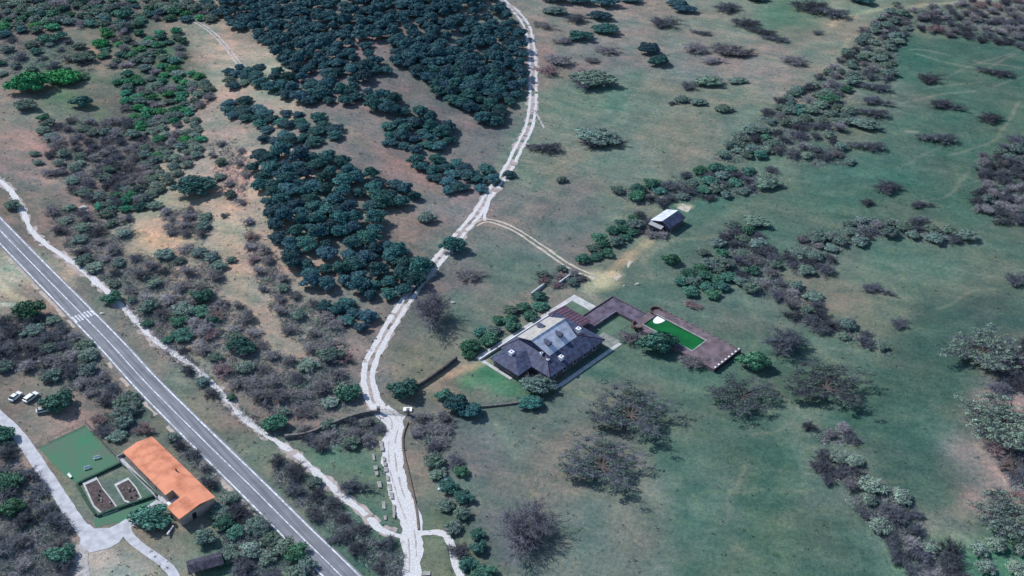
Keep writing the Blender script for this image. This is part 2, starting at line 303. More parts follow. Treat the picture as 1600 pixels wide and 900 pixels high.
def ground():
    def axis(a, b, st, lo, hi):
        mid = np.arange(a, b + st / 2, st); out = [mid]
        s, x, L = st, a, []
        while x > lo: s *= 1.35; x -= s; L.append(max(x, lo))
        out.insert(0, np.array(L[::-1])); s, x, L = st, mid[-1], []
        while x < hi: s *= 1.35; x += s; L.append(min(x, hi))
        out.append(np.array(L)); return np.concatenate(out)
    xs = axis(-290, 290, 1.0, -6000, 6000); ys = axis(170, 600, 1.0, -3000, 9000)
    X, Y = np.meshgrid(xs, ys); Z = hgt(X, Y)
    PX, PY = proj(X, Y, Z); PXc = np.clip(PX, -60, 1660); PYc = np.clip(PY, -60, 960)
    PXc = np.where(Y < 60, 800, PXc); PYc = np.where(Y < 60, 960, PYc)
    # wander the sample positions so that colour borders are ragged
    nx, ny = X.shape
    wob = np.zeros(X.shape); wob2 = np.zeros(X.shape); rs = np.random.RandomState(4)
    for _ in range(26):
        k = rs.uniform(0.03, 0.35); a = rs.uniform(0, 6.28); ph = rs.uniform(0, 6.28)
        wob += np.sin(k * (X * math.cos(a) + Y * math.sin(a)) + ph) * (0.10 / k) ** 0.5
        wob2 += np.sin(k * (X * math.sin(a) + Y * math.cos(a)) + ph * 2) * (0.10 / k) ** 0.5
    PXc = PXc + wob * 3.2; PYc = PYc + wob2 * 2.4
    col = np.zeros(X.shape + (3,)); W = np.zeros(X.shape)
    L = lin(samp[:, 2:5]) * np.array([0.93, 0.97, 1.05]); L = L * np.where(samp[:, 3] - samp[:, 2] > 19, 0.94, 1.0)[:, None]
    gy = L.mean(1, keepdims=True); k_ = np.where(samp[:, 2] - samp[:, 4] > 24, .78, np.where(samp[:, 2] > samp[:, 3] + 4, .82, .80))[:, None]; L = gy + (L - gy) * k_
    for (sx, sy), c in zip(samp[:, :2], L):
        g = np.exp(-(((PXc - sx) / 44) ** 2 + ((PYc - sy) / 27) ** 2)) + 1e-7 / (1e-3 + ((PXc - sx) ** 2 + (PYc - sy) ** 2) * 1e-4)
        col += g[..., None] * c; W += g
    col /= W[..., None]
    for pts, hw, c, st in TRAILS:
        D = dist_poly(X + wob * .25, Y + wob2 * .25, smooth(gl(pts), 3.0))
        a = np.clip(1.35 - D / hw, 0, 1) * st * (0.8 if hw > 1.05 else 0.6)
        a = a[..., None]; col = col * (1 - a) + np.array(lin(np.array(c, float))) * a
    V = np.stack([X, Y, Z], -1).reshape(-1, 3)
    i = np.arange(nx - 1)[:, None] * ny + np.arange(ny - 1)[None, :]
    Q = np.stack([i, i + 1, i + ny + 1, i + ny], -1).reshape(-1, 4)
    m = bpy.data.materials.new('field_soil_and_grass'); m.use_nodes = True
    me = npmesh('ground', V, Q, m)
    at = me.color_attributes.new('soil', 'FLOAT_COLOR', 'POINT')
    at.data.foreach_set('color', np.concatenate([col.reshape(-1, 3), np.ones((len(V), 1))], 1).astype(np.float32).ravel())
    me.polygons.foreach_set('use_smooth', np.ones(len(me.polygons), bool))
    o = link('ground', me); o['kind'] = 'structure'
    n = m.node_tree; Lk = n.links; b = n.nodes['Principled BSDF']; b.inputs['Roughness'].default_value = 1.0; b.inputs['Specular IOR Level'].default_value = 0.05
    ca = n.nodes.new('ShaderNodeVertexColor'); ca.layer_name = 'soil'
    tc = n.nodes.new('ShaderNodeTexCoord'); out = ca.outputs[0]
    def noise(scale, det, lo, hi, c1, c2, fac, rough=0.6, stretch=None):
        nonlocal out
        z = n.nodes.new('ShaderNodeTexNoise'); z.inputs['Scale'].default_value = scale; z.inputs['Detail'].default_value = det; z.inputs['Roughness'].default_value = rough
        src = tc.outputs['Object']
        if stretch:
            mp = n.nodes.new('ShaderNodeMapping'); mp.vector_type = 'TEXTURE'; mp.inputs['Scale'].default_value = stretch[1]; mp.inputs['Rotation'].default_value = (0, 0, stretch[0]); Lk.new(src, mp.inputs[0]); src = mp.outputs[0]
        Lk.new(src, z.inputs['Vector'])
        r = n.nodes.new('ShaderNodeValToRGB'); r.color_ramp.elements[0].position = lo; r.color_ramp.elements[1].position = hi
        r.color_ramp.elements[0].color = (*c1, 1); r.color_ramp.elements[1].color = (*c2, 1); Lk.new(z.outputs[0], r.inputs[0])
        mx = n.nodes.new('ShaderNodeMix'); mx.data_type = 'RGBA'; mx.blend_type = 'MULTIPLY'; mx.inputs[0].default_value = fac
        Lk.new(out, mx.inputs[6]); Lk.new(r.outputs[0], mx.inputs[7]); out = mx.outputs[2]; return z
    noise(0.035, 5, .35, .65, (.80, 1.02, .96), (1.20, 1.0, .96), 1.0)
    noise(0.12, 6, .38, .62, (.74, .84, .84), (1.14, 1.09, 1.06), 1.0)
    noise(0.10, 5, .4, .62, (.84, .90, .90), (1.10, 1.07, 1.06), 1.0, stretch=(-0.45, (3.0, .5, 1)))
    z3 = noise(0.8, 7, .36, .64, (.72, .78, .79), (1.20, 1.16, 1.13), 1.0, rough=0.7)
    noise(2.6, 4, .38, .62, (.80, .83, .82), (1.18, 1.16, 1.15), 1.0, rough=0.7)
    noise(0.3, 6, .52, .66, (1, 1, 1), (1.16, 1.10, .96), .9, rough=.7)
    noise(0.55, 3, .60, .72, (1, 1, 1), (.70, .74, .74), .8)
    hs = n.nodes.new('ShaderNodeHueSaturation'); hs.inputs['Saturation'].default_value = 1.0; Lk.new(out, hs.inputs['Color']); out = hs.outputs[0]
    Lk.new(out, b.inputs['Base Color'])
    bp = n.nodes.new('ShaderNodeBump'); bp.inputs['Strength'].default_value = 0.5; bp.inputs['Distance'].default_value = 0.5
    Lk.new(z3.outputs[0], bp.inputs['Height']); Lk.new(bp.outputs[0], b.inputs['Normal'])
ground()

# ------------------------------------------------------------------ roads, tracks, paths
ASPH = mat('asphalt', s2l((112, 115, 120)), 0.10, 0.25, rough=0.85, detail=8, bump=0.1, bscale=6)
PAINT = mat('road_paint', (0.30, 0.32, 0.35), 0.22, 0.9, rough=0.7, detail=9, col2=(0.74, 0.77, 0.80))
def worn_asphalt():
    m = MATS['asphalt']; n = m.node_tree; L = n.links; b = n.nodes['Principled BSDF']; src = b.inputs['Base Color'].links[0].from_socket
    tc = n.nodes.new('ShaderNodeTexCoord'); mp = n.nodes.new('ShaderNodeMapping'); mp.vector_type = 'TEXTURE'; mp.inputs['Rotation'].default_value = (0, 0, R(-50)); mp.inputs['Scale'].default_value = (22, .8, 1)
    z = n.nodes.new('ShaderNodeTexNoise'); z.inputs['Scale'].default_value = 1.0; z.inputs['Detail'].default_value = 6; L.new(tc.outputs['Object'], mp.inputs[0]); L.new(mp.outputs[0], z.inputs[0])
    r = n.nodes.new('ShaderNodeValToRGB'); r.color_ramp.elements[0].position = .36; r.color_ramp.elements[1].position = .62; r.color_ramp.elements[0].color = (.80, .81, .84, 1); r.color_ramp.elements[1].color = (1.22, 1.22, 1.24, 1)
    L.new(z.outputs[0], r.inputs[0]); mx = n.nodes.new('ShaderNodeMix'); mx.data_type = 'RGBA'; mx.blend_type = 'MULTIPLY'; mx.inputs[0].default_value = 1; L.new(src, mx.inputs[6]); L.new(r.outputs[0], mx.inputs[7]); L.new(mx.outputs[2], b.inputs['Base Color'])
worn_asphalt()
CHALK = mat('chalk_gravel', (0.45, 0.44, 0.43), 0.34, 2.2, rough=1, bump=0.3, detail=9, col2=(0.62, 0.62, 0.63))
CHALK2 = mat('worn_gravel', (0.36, 0.345, 0.335), 0.22, 0.8, rough=1, bump=0.5, detail=8)
SANDY = mat('sandy_gravel', (0.42, 0.38, 0.315), 0.2, 0.7, rough=1, bump=0.4, detail=8)
CONC = mat('concrete', (0.42, 0.43, 0.46), 0.16, 0.5, rough=0.9, detail=8, bump=0.15, bscale=5)
VERGE = mat('dusty_verge', s2l((165, 155, 145)), 0.15, 0.8, rough=1, detail=8)
road_px = [(-90, 266), (0, 360), (62, 424), (125, 488), (178, 543), (230, 600), (312, 682), (400, 768), (467, 835), (533, 900), (640, 1010)]
def extend(pts, d0, d1):
    '''carry a way on past the picture at both ends, on the ground'''
    a = np.array(pts[0]) - np.array(pts[1]); b = np.array(pts[-1]) - np.array(pts[-2])
    out = list(pts)
    if d0: out.insert(0, tuple(np.array(pts[0]) + a / np.linalg.norm(a) * d0))
    if d1: out.append(tuple(np.array(pts[-1]) + b / np.linalg.norm(b) * d1))
    return out
road = smooth(extend(gl(road_px), 350, 160), 1.2)
def st(o, **k):
    o['kind'] = 'structure'; return o
st(ribbon('road', road, [(0, 8.0)], ASPH, 0.05))
mk = ribbon('road_marking', road, [(3.35, 0.42), (-3.35, 0.42), (0.0, 0.30)], PAINT, 0.062, jit=0.05, seed=3); st(mk)
# zebra crossing across the road
cxy = np.array(G(132, 494)[:2]); k0 = int(np.argmin(np.hypot(*(road - cxy).T)))
t = road[k0 + 1] - road[k0 - 1]; t /= np.linalg.norm(t); nn = np.array([-t[1], t[0]])
zb = MB()
for i in range(7):
    o = -3.0 + i * 1.0; c = road[k0] + nn * o
    q = [c + t * a + nn * b for a, b in ((-1.9, -.28), (1.9, -.28), (1.9, .28), (-1.9, .28))]
    zb.poly([(p[0], p[1], hz(*p) + 0.085) for p in q][::-1])
me = zb.mesh('zebra_crossing', PAINT); me.update()
st(link('zebra_crossing', me))
st(ribbon('verge', road, [(-4.75, 1.1)], VERGE, 0.04, jit=0.5, seed=12, breaks=0.12))

foot_px = [(-40, 262), (0, 283), (22, 305), (37, 335), (45, 354), (62, 374), (95, 398), (120, 415), (150, 440), (175, 463), (200, 487), (218, 508), (242, 532), (272, 552), (302, 574), (330, 598), (348, 618), (375, 647), (410, 676), (440, 695), (480, 725), (520, 762), (560, 795), (598, 829), (635, 840)]
foot = smooth(extend(gl(foot_px), 120, 0), 1.0)
st(ribbon('footpath', foot, [(0, lambda q: 1.7 + 1.1 * mn.noise(Vector((q * 60, 3, 1))))], CHALK, 0.06, jit=0.5, seed=21, breaks=0.62))
foot2 = smooth(extend(gl([(655, 833), (690, 832), (703, 848), (712, 878), (722, 905), (728, 940)]), 0, 60), 1.0)
st(ribbon('footpath', foot2, [(0, 2.0)], CHALK, 0.06, jit=0.5, seed=25))

track_px = [(770, -30), (785, 0), (806, 18), (823, 42), (831, 80), (833, 120), (832, 165), (826, 200), (810, 232), (793, 265), (765, 303), (745, 335), (722, 362), (690, 400), (657, 440), (632, 474), (603, 520), (582, 560), (575, 590), (582, 622), (595, 645)]
track = smooth(extend(gl(track_px), 150, 0), 1.0)
st(ribbon('track_verge', track, [(0, 4.6)], mat('track_dust', s2l((158, 148, 144)), .25, .5, rough=1, detail=9), 0.035, jit=1.5, seed=61, breaks=0.28))
wr = lambda q: 1.2 + 0.6 * max(0, (q - 0.62) / 0.38)
st(ribbon('dirt_track', track, [(1.35, wr), (-1.35, wr)], CHALK, 0.06, jit=0.35, seed=31, breaks=0.55))
st(ribbon('track_verge', foot, [(0, 3.4)], MATS['track_dust'], 0.035, jit=1.2, seed=62, breaks=0.2))
low = smooth(extend(gl([(597, 640), (612, 650), (618, 665), (613, 690), (614, 730), (626, 775), (640, 815), (645, 860), (645, 905), (648, 960)]), 0, 90), 1.0)
st(ribbon('dirt_road', low, [(0, lambda q: 5.1 + .5 * math.sin(q * 9))], CHALK, 0.055, jit=0.7, seed=35))
st(ribbon('wheel_rut', low, [(0.9, 0.35), (-0.9, 0.3)], CHALK2, 0.068, jit=0.25, seed=36, breaks=0.1))
sheet('dirt_apron', [(575, 632), (598, 628), (606, 640), (632, 650), (628, 668), (606, 668), (585, 650)], CHALK, 0.05)
loop = smooth(gl([(742, 352), (757, 345), (777, 348), (808, 361), (850, 389), (880, 410), (910, 426), (932, 433)]), 1.0)
st(ribbon('side_track', loop, [(0.95, 0.8), (-0.95, 0.8)], SANDY, 0.07, jit=0.25, seed=41))
junc = smooth(gl([(765, 303), (762, 320), (757, 336), (757, 345)]), 1.0)
st(ribbon('track_link', junc, [(0, 1.3)], CHALK, 0.065, jit=0.3, seed=43))
st(ribbon('side_track', smooth(gl([(920, 432), (950, 440), (975, 425), (990, 400)]), 1.0), [(0, 1.3)], SANDY, 0.055, jit=0.6, seed=45, breaks=.1))
hillp = smooth(gl([(300, 30), (330, 50), (352, 72), (372, 98), (382, 110)]), 1.0)
st(ribbon('hill_path', hillp, [(0.8, 0.7), (-0.8, 0.7)], CHALK2, 0.07, jit=0.3, seed=47))
st(ribbon('gravel_spur', smooth(gl([(836, 172), (842, 185), (850, 200)]), 1.0), [(0, .9)], CHALK2, 0.06, jit=0.4, seed=48))
# bottom left: concrete drive, forecourt, branches
drv = smooth(extend(gl([(-60, 600), (0, 652), (22, 672), (42, 698), (62, 728), (82, 757), (98, 782), (112, 803), (135, 835)]), 50, 0), 1.0)
st(ribbon('driveway', drv, [(0, 3.3)], CONC, 0.06, jit=0.15, seed=51))
sheet('forecourt', [(118, 812), (148, 826), (172, 824), (197, 812), (205, 818), (196, 834), (186, 848), (168, 858), (140, 864), (126, 850), (124, 832)], CONC, 0.07)
st(ribbon('driveway', smooth(gl([(150, 842), (180, 829), (210, 813), (232, 797), (258, 780)]), 1.0), [(0, 3.0)], CONC, 0.08, jit=0.12, seed=53))
st(ribbon('driveway', smooth(gl([(197, 822), (200, 835), (214, 850), (236, 866), (258, 882), (272, 900), (284, 940)]), 1.0), [(0, 2.4)], CONC, 0.09, jit=0.1, seed=55))
st(ribbon('driveway', smooth(gl([(128, 850), (128, 880), (132, 920)]), 1.0), [(0, 3.0)], CHALK2, 0.065, jit=0.3, seed=57))
LAWN = mat('mown_grass', s2l((84, 108, 92)), 0.2, 0.12, rough=1, detail=9, col2=s2l((66, 104, 86)))
LAWN2 = mat('garden_grass', s2l((88, 106, 92)), 0.26, 0.13, rough=1, detail=9, col2=s2l((64, 118, 90)))
sheet('lawn', [(60, 700), (133, 664), (187, 724), (121, 756), (100, 742)], LAWN2, 0.03)
sheet('lawn', [(145, 812), (246, 776), (215, 802), (190, 815), (150, 825)], LAWN2, 0.035)

# ------------------------------------------------------------------ tree and bush prototypes
def ico(sub):
    import bmesh
    bm = bmesh.new(); bmesh.ops.create_icosphere(bm, subdivisions=sub, radius=1)
    V = np.array([v.co[:] for v in bm.verts]); Fc = np.array([[v.index for v in f.verts] for f in bm.faces]); bm.free(); return V, Fc
ICO = ico(2)
def cloud(lobes, n, size, rs, core=0.72, flat=0.0):
    """leaf-sized faces over the lobes (cx,cy,cz,rx,ry,rz), rough inner cores; triangles"""
    vol = np.array([(l[3] * l[4]) for l in lobes]); vol = vol / vol.sum()
    Vs = []; Fs = []; b = 0
    for l, p in zip(lobes, vol):
        k = max(20, int(n * p)); c = np.array(l[:3]); r = np.array(l[3:6])
        d = rs.normal(size=(k, 3)); d /= np.linalg.norm(d, axis=1)[:, None]; d[:, 2] = np.where(d[:, 2] < -0.35, -d[:, 2], d[:, 2])
        rad = rs.uniform(0.78, 1.12, (k, 1)) + 0.14 * np.sin(d[:, :1] * 7 + l[0]) * np.cos(d[:, 1:2] * 6 + l[1])
        P = c + d * rad * r
        nrm = d + rs.normal(size=(k, 3)) * 0.55 + np.array([0, 0, flat]); nrm /= np.linalg.norm(nrm, axis=1)[:, None]
        a = np.cross(nrm, rs.normal(size=(k, 3))); a /= np.linalg.norm(a, axis=1)[:, None] + 1e-9
        e = np.cross(nrm, a); s = size * rs.uniform(0.6, 1.4, (k, 1))
        tri = np.stack([P + a * s, P - a * s * .6 + e * s * .8, P - a * s * .6 - e * s * .8], 1)
        Vs.append(tri.reshape(-1, 3)); Fs.append(np.arange(k * 3).reshape(-1, 3) + b); b += k * 3
        if core:
            V = ICO[0] * (1 + 0.12 * rs.normal(size=(len(ICO[0]), 1))) * r * core + c
            Vs.append(V); Fs.append(ICO[1] + b); b += len(V)
    return np.concatenate(Vs), np.concatenate(Fs)
def strips(segs):
    """thin flat twigs: list of (p, q, w0, w1) arrays -> triangles (two crossed would be lost at this size)"""
    P = np.array([s[0] for s in segs]); Q = np.array([s[1] for s in segs]); W0 = np.array([[s[2]] for s in segs]); W1 = np.array([[s[3]] for s in segs])
    d = Q - P; d /= np.linalg.norm(d, axis=1)[:, None] + 1e-9
    a = np.cross(d, np.array([[.25, -.5, .83]])); a /= np.linalg.norm(a, axis=1)[:, None] + 1e-9
    c = np.cross(d, a)
    V = np.concatenate([np.stack([P + a * W0, P - a * W0 * .5 + c * W0 * .87, P - a * W0 * .5 - c * W0 * .87, Q + a * W1, Q - a * W1 * .5 + c * W1 * .87, Q - a * W1 * .5 - c * W1 * .87], 1).reshape(-1, 3)])
    b = np.arange(len(segs))[:, None] * 6
    F4 = np.concatenate([b + np.array([[0, 1, 4, 3]]), b + np.array([[1, 2, 5, 4]]), b + np.array([[2, 0, 3, 5]])])
    return V, F4
def twigs(r, h, n, rs, wid=0.075, droop=0.1, base=0.0):
    """a bare crown of radius r and height h grown from several stems"""
    segs = []; mains = max(7, int(8 + r))
    for i in range(mains):
        az = rs.uniform(0, 6.283); el = rs.uniform(0.25, 1.45)
        tip = np.array([math.cos(az) * math.cos(el) * r * rs.uniform(.75, 1.05), math.sin(az) * math.cos(el) * r * rs.uniform(.75, 1.05), base + h * (0.35 + 0.6 * math.sin(el))])
        p = np.array([0, 0, base * .6]); K = 4; pts = [p]
        for k in range(1, K + 1):
            q = p + (tip - p) * k / K; q = q + rs.normal(size=3) * r * .05; q[2] += math.sin(k / K * 3.14) * h * .12
            segs.append((pts[-1], q, wid * 1.7 * (1 - (k - 1) / K) + .04, wid * 1.7 * (1 - k / K) + .04)); pts.append(q)
        m2 = max(3, int(n / mains / 9))
        for j in range(m2):
            k = rs.randint(1, K + 1); p1 = pts[k]; dr = (pts[k] - pts[k - 1]); dr /= np.linalg.norm(dr) + 1e-9
            d1 = dr * .6 + rs.normal(size=3) * .6; d1[2] = abs(d1[2]) * .6 + .05; d1 /= np.linalg.norm(d1)
            L = r * rs.uniform(.25, .45); q1 = p1 + d1 * L
            segs.append((p1, q1, wid * .7, wid * .4))
            for _ in range(8):
                t = rs.uniform(.25, 1); a = p1 + d1 * L * t; dd = d1 * .7 + rs.normal(size=3) * .55; dd /= np.linalg.norm(dd)
                segs.append((a, a + dd * L * rs.uniform(.3, .65), wid * .55, wid * .25))
    V, Q = strips(segs); V[:, 2] = np.maximum(V[:, 2], 0.05)
    return V, Q
def trunk_mesh(h, r, rs, limbs=4, spread=1.5):
    m = MB(); p = Vector((0, 0, -0.4)); q = p
    for k in range(3):
        q = Vector((rs.uniform(-.12, .12) * k, rs.uniform(-.12, .12) * k, h * (k + 1) / 3)); m.tube(p, q, r * (1 - k * .22), r * (1 - (k + 1) * .22), 7); p = q
    for i in range(limbs):
        a = 6.283 * i / limbs + rs.uniform(-.4, .4); z = h * rs.uniform(.45, .8)
        m.tube((0, 0, z), (spread * math.cos(a), spread * math.sin(a), z + h * .45), r * .4, r * .12, 5)
    return m.mesh('trunk', BARK)
def lobeset(r, h, z0, n, rs, sz=0.42):
    L = [(0, 0, z0 + h * .55, r * .6, r * .6, h * .45)]
    for i in range(n):
        a = 6.283 * i / n + rs.uniform(-.35, .35); d = r * rs.uniform(.35, .80); s = r * sz * rs.uniform(.75, 1.2)
        L.append((d * math.cos(a), d * math.sin(a), z0 + h * rs.uniform(.30, .62), s, s, s * .75))
    for i in range(max(2, n // 2)):
        a = rs.uniform(0, 6.28); d = r * rs.uniform(.1, .38); s = r * sz * rs.uniform(.6, .9)
        L.append((d * math.cos(a), d * math.sin(a), z0 + h * rs.uniform(.68, .92), s, s, s * .7))
    return L
PROTO = {}
PINES = []
def proto(kind, i):
    """returns (list of (part name, mesh)) with unit crown radius R0 metres"""
    key = (kind, i)
    if key in PROTO: return PROTO[key]
    rs = np.random.RandomState(hash(kind.__len__() * 97 + ord(kind[0]) * 13 + ord(kind[-1]) * 7 + i * 31) % 99991)
    if kind == 'pine':       # R0 = 3.5
        V, Fq = cloud(lobeset(3.6, rs.uniform(2.8, 4.0), .6, 13, rs, .30), 3000, 0.24, rs, flat=.3)
        r = [('trunk', trunk_mesh(2.4, .22, rs, 3, 1.2)), ('crown', npmesh('crown', V, Fq, PINE))]
    elif kind in ('green', 'dull', 'bright', 'sage', 'vivid'):      # R0 = 3
        mt = {'green': GREEN, 'dull': DULL, 'bright': BRIGHT, 'sage': SAGE, 'vivid': VIVID}[kind]
        L = lobeset(3.0, 2.8, .4, 13, rs, .33 if kind != 'sage' else .29)
        V, Fq = cloud(L, 2100 if kind != 'sage' else 1500, 0.22, rs, core=.7 if kind != 'sage' else .45)
        if kind in ('dull', 'sage'):
            V2, Q2 = twigs(2.9, 3.2, 500, rs, .05)
        r = [('trunk', trunk_mesh(2.0, .16, rs, 4, 1.1)), ('crown', npmesh('crown', V, Fq, mt))]
        if kind in ('dull', 'sage'): r.append(('branch', npmesh('branch', V2, Q2, TWIG)))
    elif kind in ('bare', 'dark', 'russet'):  # R0 = 3
        mt = {'bare': TWIG, 'dark': DTWIG, 'russet': RTWIG}[kind]
        V, Q = twigs(3.1, 2.3, 2600, rs, .058)
        r = [('trunk', trunk_mesh(1.3, .15, rs, 4, .8)), ('crown', npmesh('crown', V, Q, mt))]
    elif kind in ('oak', 'paleoak'):      # R0 = 9, wide old tree, sage clumps on dark spreading limbs
        m = MB(); tw = []; lob = []
        m.tube((0, 0, -.5), (0, 0, 2.2), .55, .42, 8)
        for a0 in range(9):
            a = 6.283 * a0 / 9 + rs.uniform(-.25, .25); p = np.array([0, 0, 2.0]); w0 = .32
            Lr = rs.uniform(6.0, 8.5)
            for k in range(4):
                q = p + np.array([math.cos(a), math.sin(a), .42 - .09 * k]) * Lr / 4; a += rs.uniform(-.3, .3)
                m.tube(p, q, w0, w0 * .68, 5); w0 *= .68
                for _ in range(3):
                    b = a + rs.uniform(-1.3, 1.3); e = q + np.array([math.cos(b), math.sin(b), rs.uniform(.1, .7)]) * rs.uniform(1.2, 2.6)
                    m.tube(q, e, w0 * .6, w0 * .2, 4)
                    for _ in range(18):
                        d = rs.normal(size=3); d[2] = abs(d[2]) * .4; tw.append((e, e + d / np.linalg.norm(d) * rs.uniform(.8, 2.2), .055, .03))
                    for _ in range(3):
                        if rs.rand() < (.36 if kind == 'oak' else .75): s = rs.uniform(.35, .9); lob.append((e[0] + rs.normal() * 1.1, e[1] + rs.normal() * 1.1, e[2] + rs.normal() * .3, s * 1.5, s, s * .5))
                p = q
        V, Fq = cloud(lob, 6500 if kind == 'oak' else 9500, .20, rs, core=0)
        V2, Q2 = strips(tw)
        r = [('trunk', m.mesh('trunk', BARK)), ('crown', npmesh('crown', V, Fq, OAKL if kind == 'oak' else SAGE)), ('twigs', npmesh('twigs', V2, Q2, DTWIG))]
    elif kind == 'baretree':   # R0 = 5 bigger bare crown on a trunk
        V, Q = twigs(5.0, 3.4, 3000, rs, .05, base=1.0)
        r = [('trunk', trunk_mesh(1.9, .26, rs, 5, 1.6)), ('crown', npmesh('crown', V, Q, MTWIG))]
    PROTO[key] = r; return r
R0 = {'pine': 3.5, 'green': 3.0, 'dull': 3.0, 'bright': 3.0, 'vivid': 3.0, 'sage': 3.0, 'bare': 3.0, 'dark': 3.0, 'russet': 3.0, 'oak': 9.0, 'paleoak': 9.0, 'baretree': 5.0}
NV = {'pine': 8, 'green': 6, 'dull': 4, 'bright': 2, 'vivid': 4, 'sage': 4, 'bare': 7, 'dark': 5, 'russet': 4, 'oak': 3, 'paleoak': 2, 'baretree': 4}
NAMES = {'pine': ('pine_tree', 'pine tree'), 'green': ('green_bush', 'bush'), 'dull': ('scrub_bush', 'bush'), 'bright': ('bright_tree', 'tree'), 'vivid': ('vivid_bush', 'bush'), 'sage': ('sage_bush', 'bush'),
         'bare': ('bare_shrub', 'shrub'), 'dark': ('dark_shrub', 'shrub'), 'russet': ('russet_shrub', 'shrub'), 'oak': ('spreading_tree', 'tree'), 'paleoak': ('pale_tree', 'tree'), 'baretree': ('bare_tree', 'tree')}
rng = random.Random(11)
def pine_wood():
    '''the pines of the far hilltop, past the 300 that show largest, as one object'''
    far = PINES
    Vs = []; Fs = []; b = 0; rd = random.Random(3)
    base = []
    for i in range(6):
        rs = np.random.RandomState(900 + i); base.append(cloud(lobeset(3.6, 3.4, .7, 13, rs, .30), 1500, 0.30, rs, flat=.3))
        tm = MB(); tm.tube((0, 0, -.6), (0, 0, 2.6), .25, .15, 5)
    for x, y, r, sq, hs in far:
        V, Fc = base[rd.randrange(6)]; a = rd.uniform(0, 6.28); c, s_ = math.cos(a), math.sin(a); k = r / 3.5
        W = np.stack([(V[:, 0] * c - V[:, 1] * s_) * k * sq + x, (V[:, 0] * s_ + V[:, 1] * c) * k + y, V[:, 2] * k * hs + hz(x, y)], 1)
        Vs.append(W); Fs.append(Fc + b); b += len(W)
    if far: tag(link('pine_wood', npmesh('pine_wood', np.concatenate(Vs), np.concatenate(Fs), PINEWOOD)), 'dense dark pine wood covering the far hilltop', 'wood', kind='stuff')
def plant(kind, x, y, r, label, group=None, sq=1.0, hs=1.0):
    s = r / R0[kind]; nm, cat = NAMES[kind]
    e = thing(nm, label, cat, (x, y, hz(x, y)), rng.uniform(0, 6.283), group)
    e.scale = (s * sq, s, s * hs)
    for pn, me in proto(kind, rng.randrange(NV[kind])):
        o = bpy.data.objects.new(pn, me); C.objects.link(o); o.parent = e
    return e
def inpoly(px, py, poly):
    c = False; j = len(poly) - 1
    for i in range(len(poly)):
        xi, yi = poly[i]; xj, yj = poly[j]
        if (yi > py) != (yj > py) and px < (xj - xi) * (py - yi) / (yj - yi) + xi: c = not c
        j = i
    return c
KEEP = []
def clear_of(x, y, r):
    for pts, w_ in KEEP:
        d = np.hypot(pts[:, 0] - x, pts[:, 1] - y).min()
        if d < w_ + r * .55: return False
    return True
KEEP += [(road, 4.2), (foot, .5), (track, 1.2), (low, 2.0), (loop, 1.5), (drv, 1.8)]
TREES = []
def scatter(poly, spacing, rr, mix, label, group, hs=(0.85, 1.1), keep=True, tries=3500, seed=1, far=None):
    """mix: {kind: (weight, label or None)}"""
    rd = random.Random(seed); gp = gl(poly); xs = [p[0] for p in gp]; ys = [p[1] for p in gp]
    pts = []; out = []; kinds = list(mix); wts = [mix[k] for k in kinds]
    for _ in range(tries):
        x = rd.uniform(min(xs), max(xs)); y = rd.uniform(min(ys), max(ys))
        if not inpoly(x, y, gp): continue
        sp = spacing * rd.uniform(.8, 1.15)
        if any((a - x) ** 2 + (b - y) ** 2 < sp * sp for a, b in pts): continue
        r = rd.uniform(*rr)
        if keep and not clear_of(x, y, r): continue
        pts.append((x, y)); k = rd.choices(kinds, wts)[0]
        lb = label[k] if isinstance(label, dict) else label
        gr = group[k] if isinstance(group, dict) else group
        a_, b_ = rd.uniform(.85, 1.2), rd.uniform(*hs)
        if k == 'pine' and far is not None and y > far: PINES.append((x, y, r, a_, b_)); continue
        e = plant(k, x, y, r, lb, gr, a_, b_); q = proj(x, y, hz(x, y)); out.append((k, float(q[0]), float(q[1]), e))
    return out
WORDS = {'pine': 'dark pine', 'green': 'green leafy bush', 'dull': 'dull green bush', 'bright': 'bright green tree', 'vivid': 'vivid green bush', 'sage': 'pale sage bush',
         'bare': 'bare grey shrub', 'dark': 'dark bare shrub', 'russet': 'reddish bare shrub'}
PLUR = {'pine': 'dark pines', 'green': 'green bushes', 'dull': 'dull green bushes', 'bright': 'bright green trees', 'vivid': 'vivid green bushes', 'sage': 'sage green bushes', 'bare': 'bare grey shrubs', 'dark': 'dark bare shrubs', 'russet': 'reddish bare shrubs'}
ORD = ['leftmost', 'second', 'third', 'fourth', 'fifth', 'sixth', 'seventh', 'eighth', 'ninth', 'tenth', 'eleventh', 'twelfth', 'thirteenth', 'fourteenth']
def ordinal(word, k, n):
    if n == 1: return word
    if k == 0: return 'leftmost ' + word
    if k == n - 1: return 'rightmost ' + word
    if n == 3: return 'middle ' + word + ' of three'
    return ORD[k] + ' ' + word + ' from left'
COVER = []
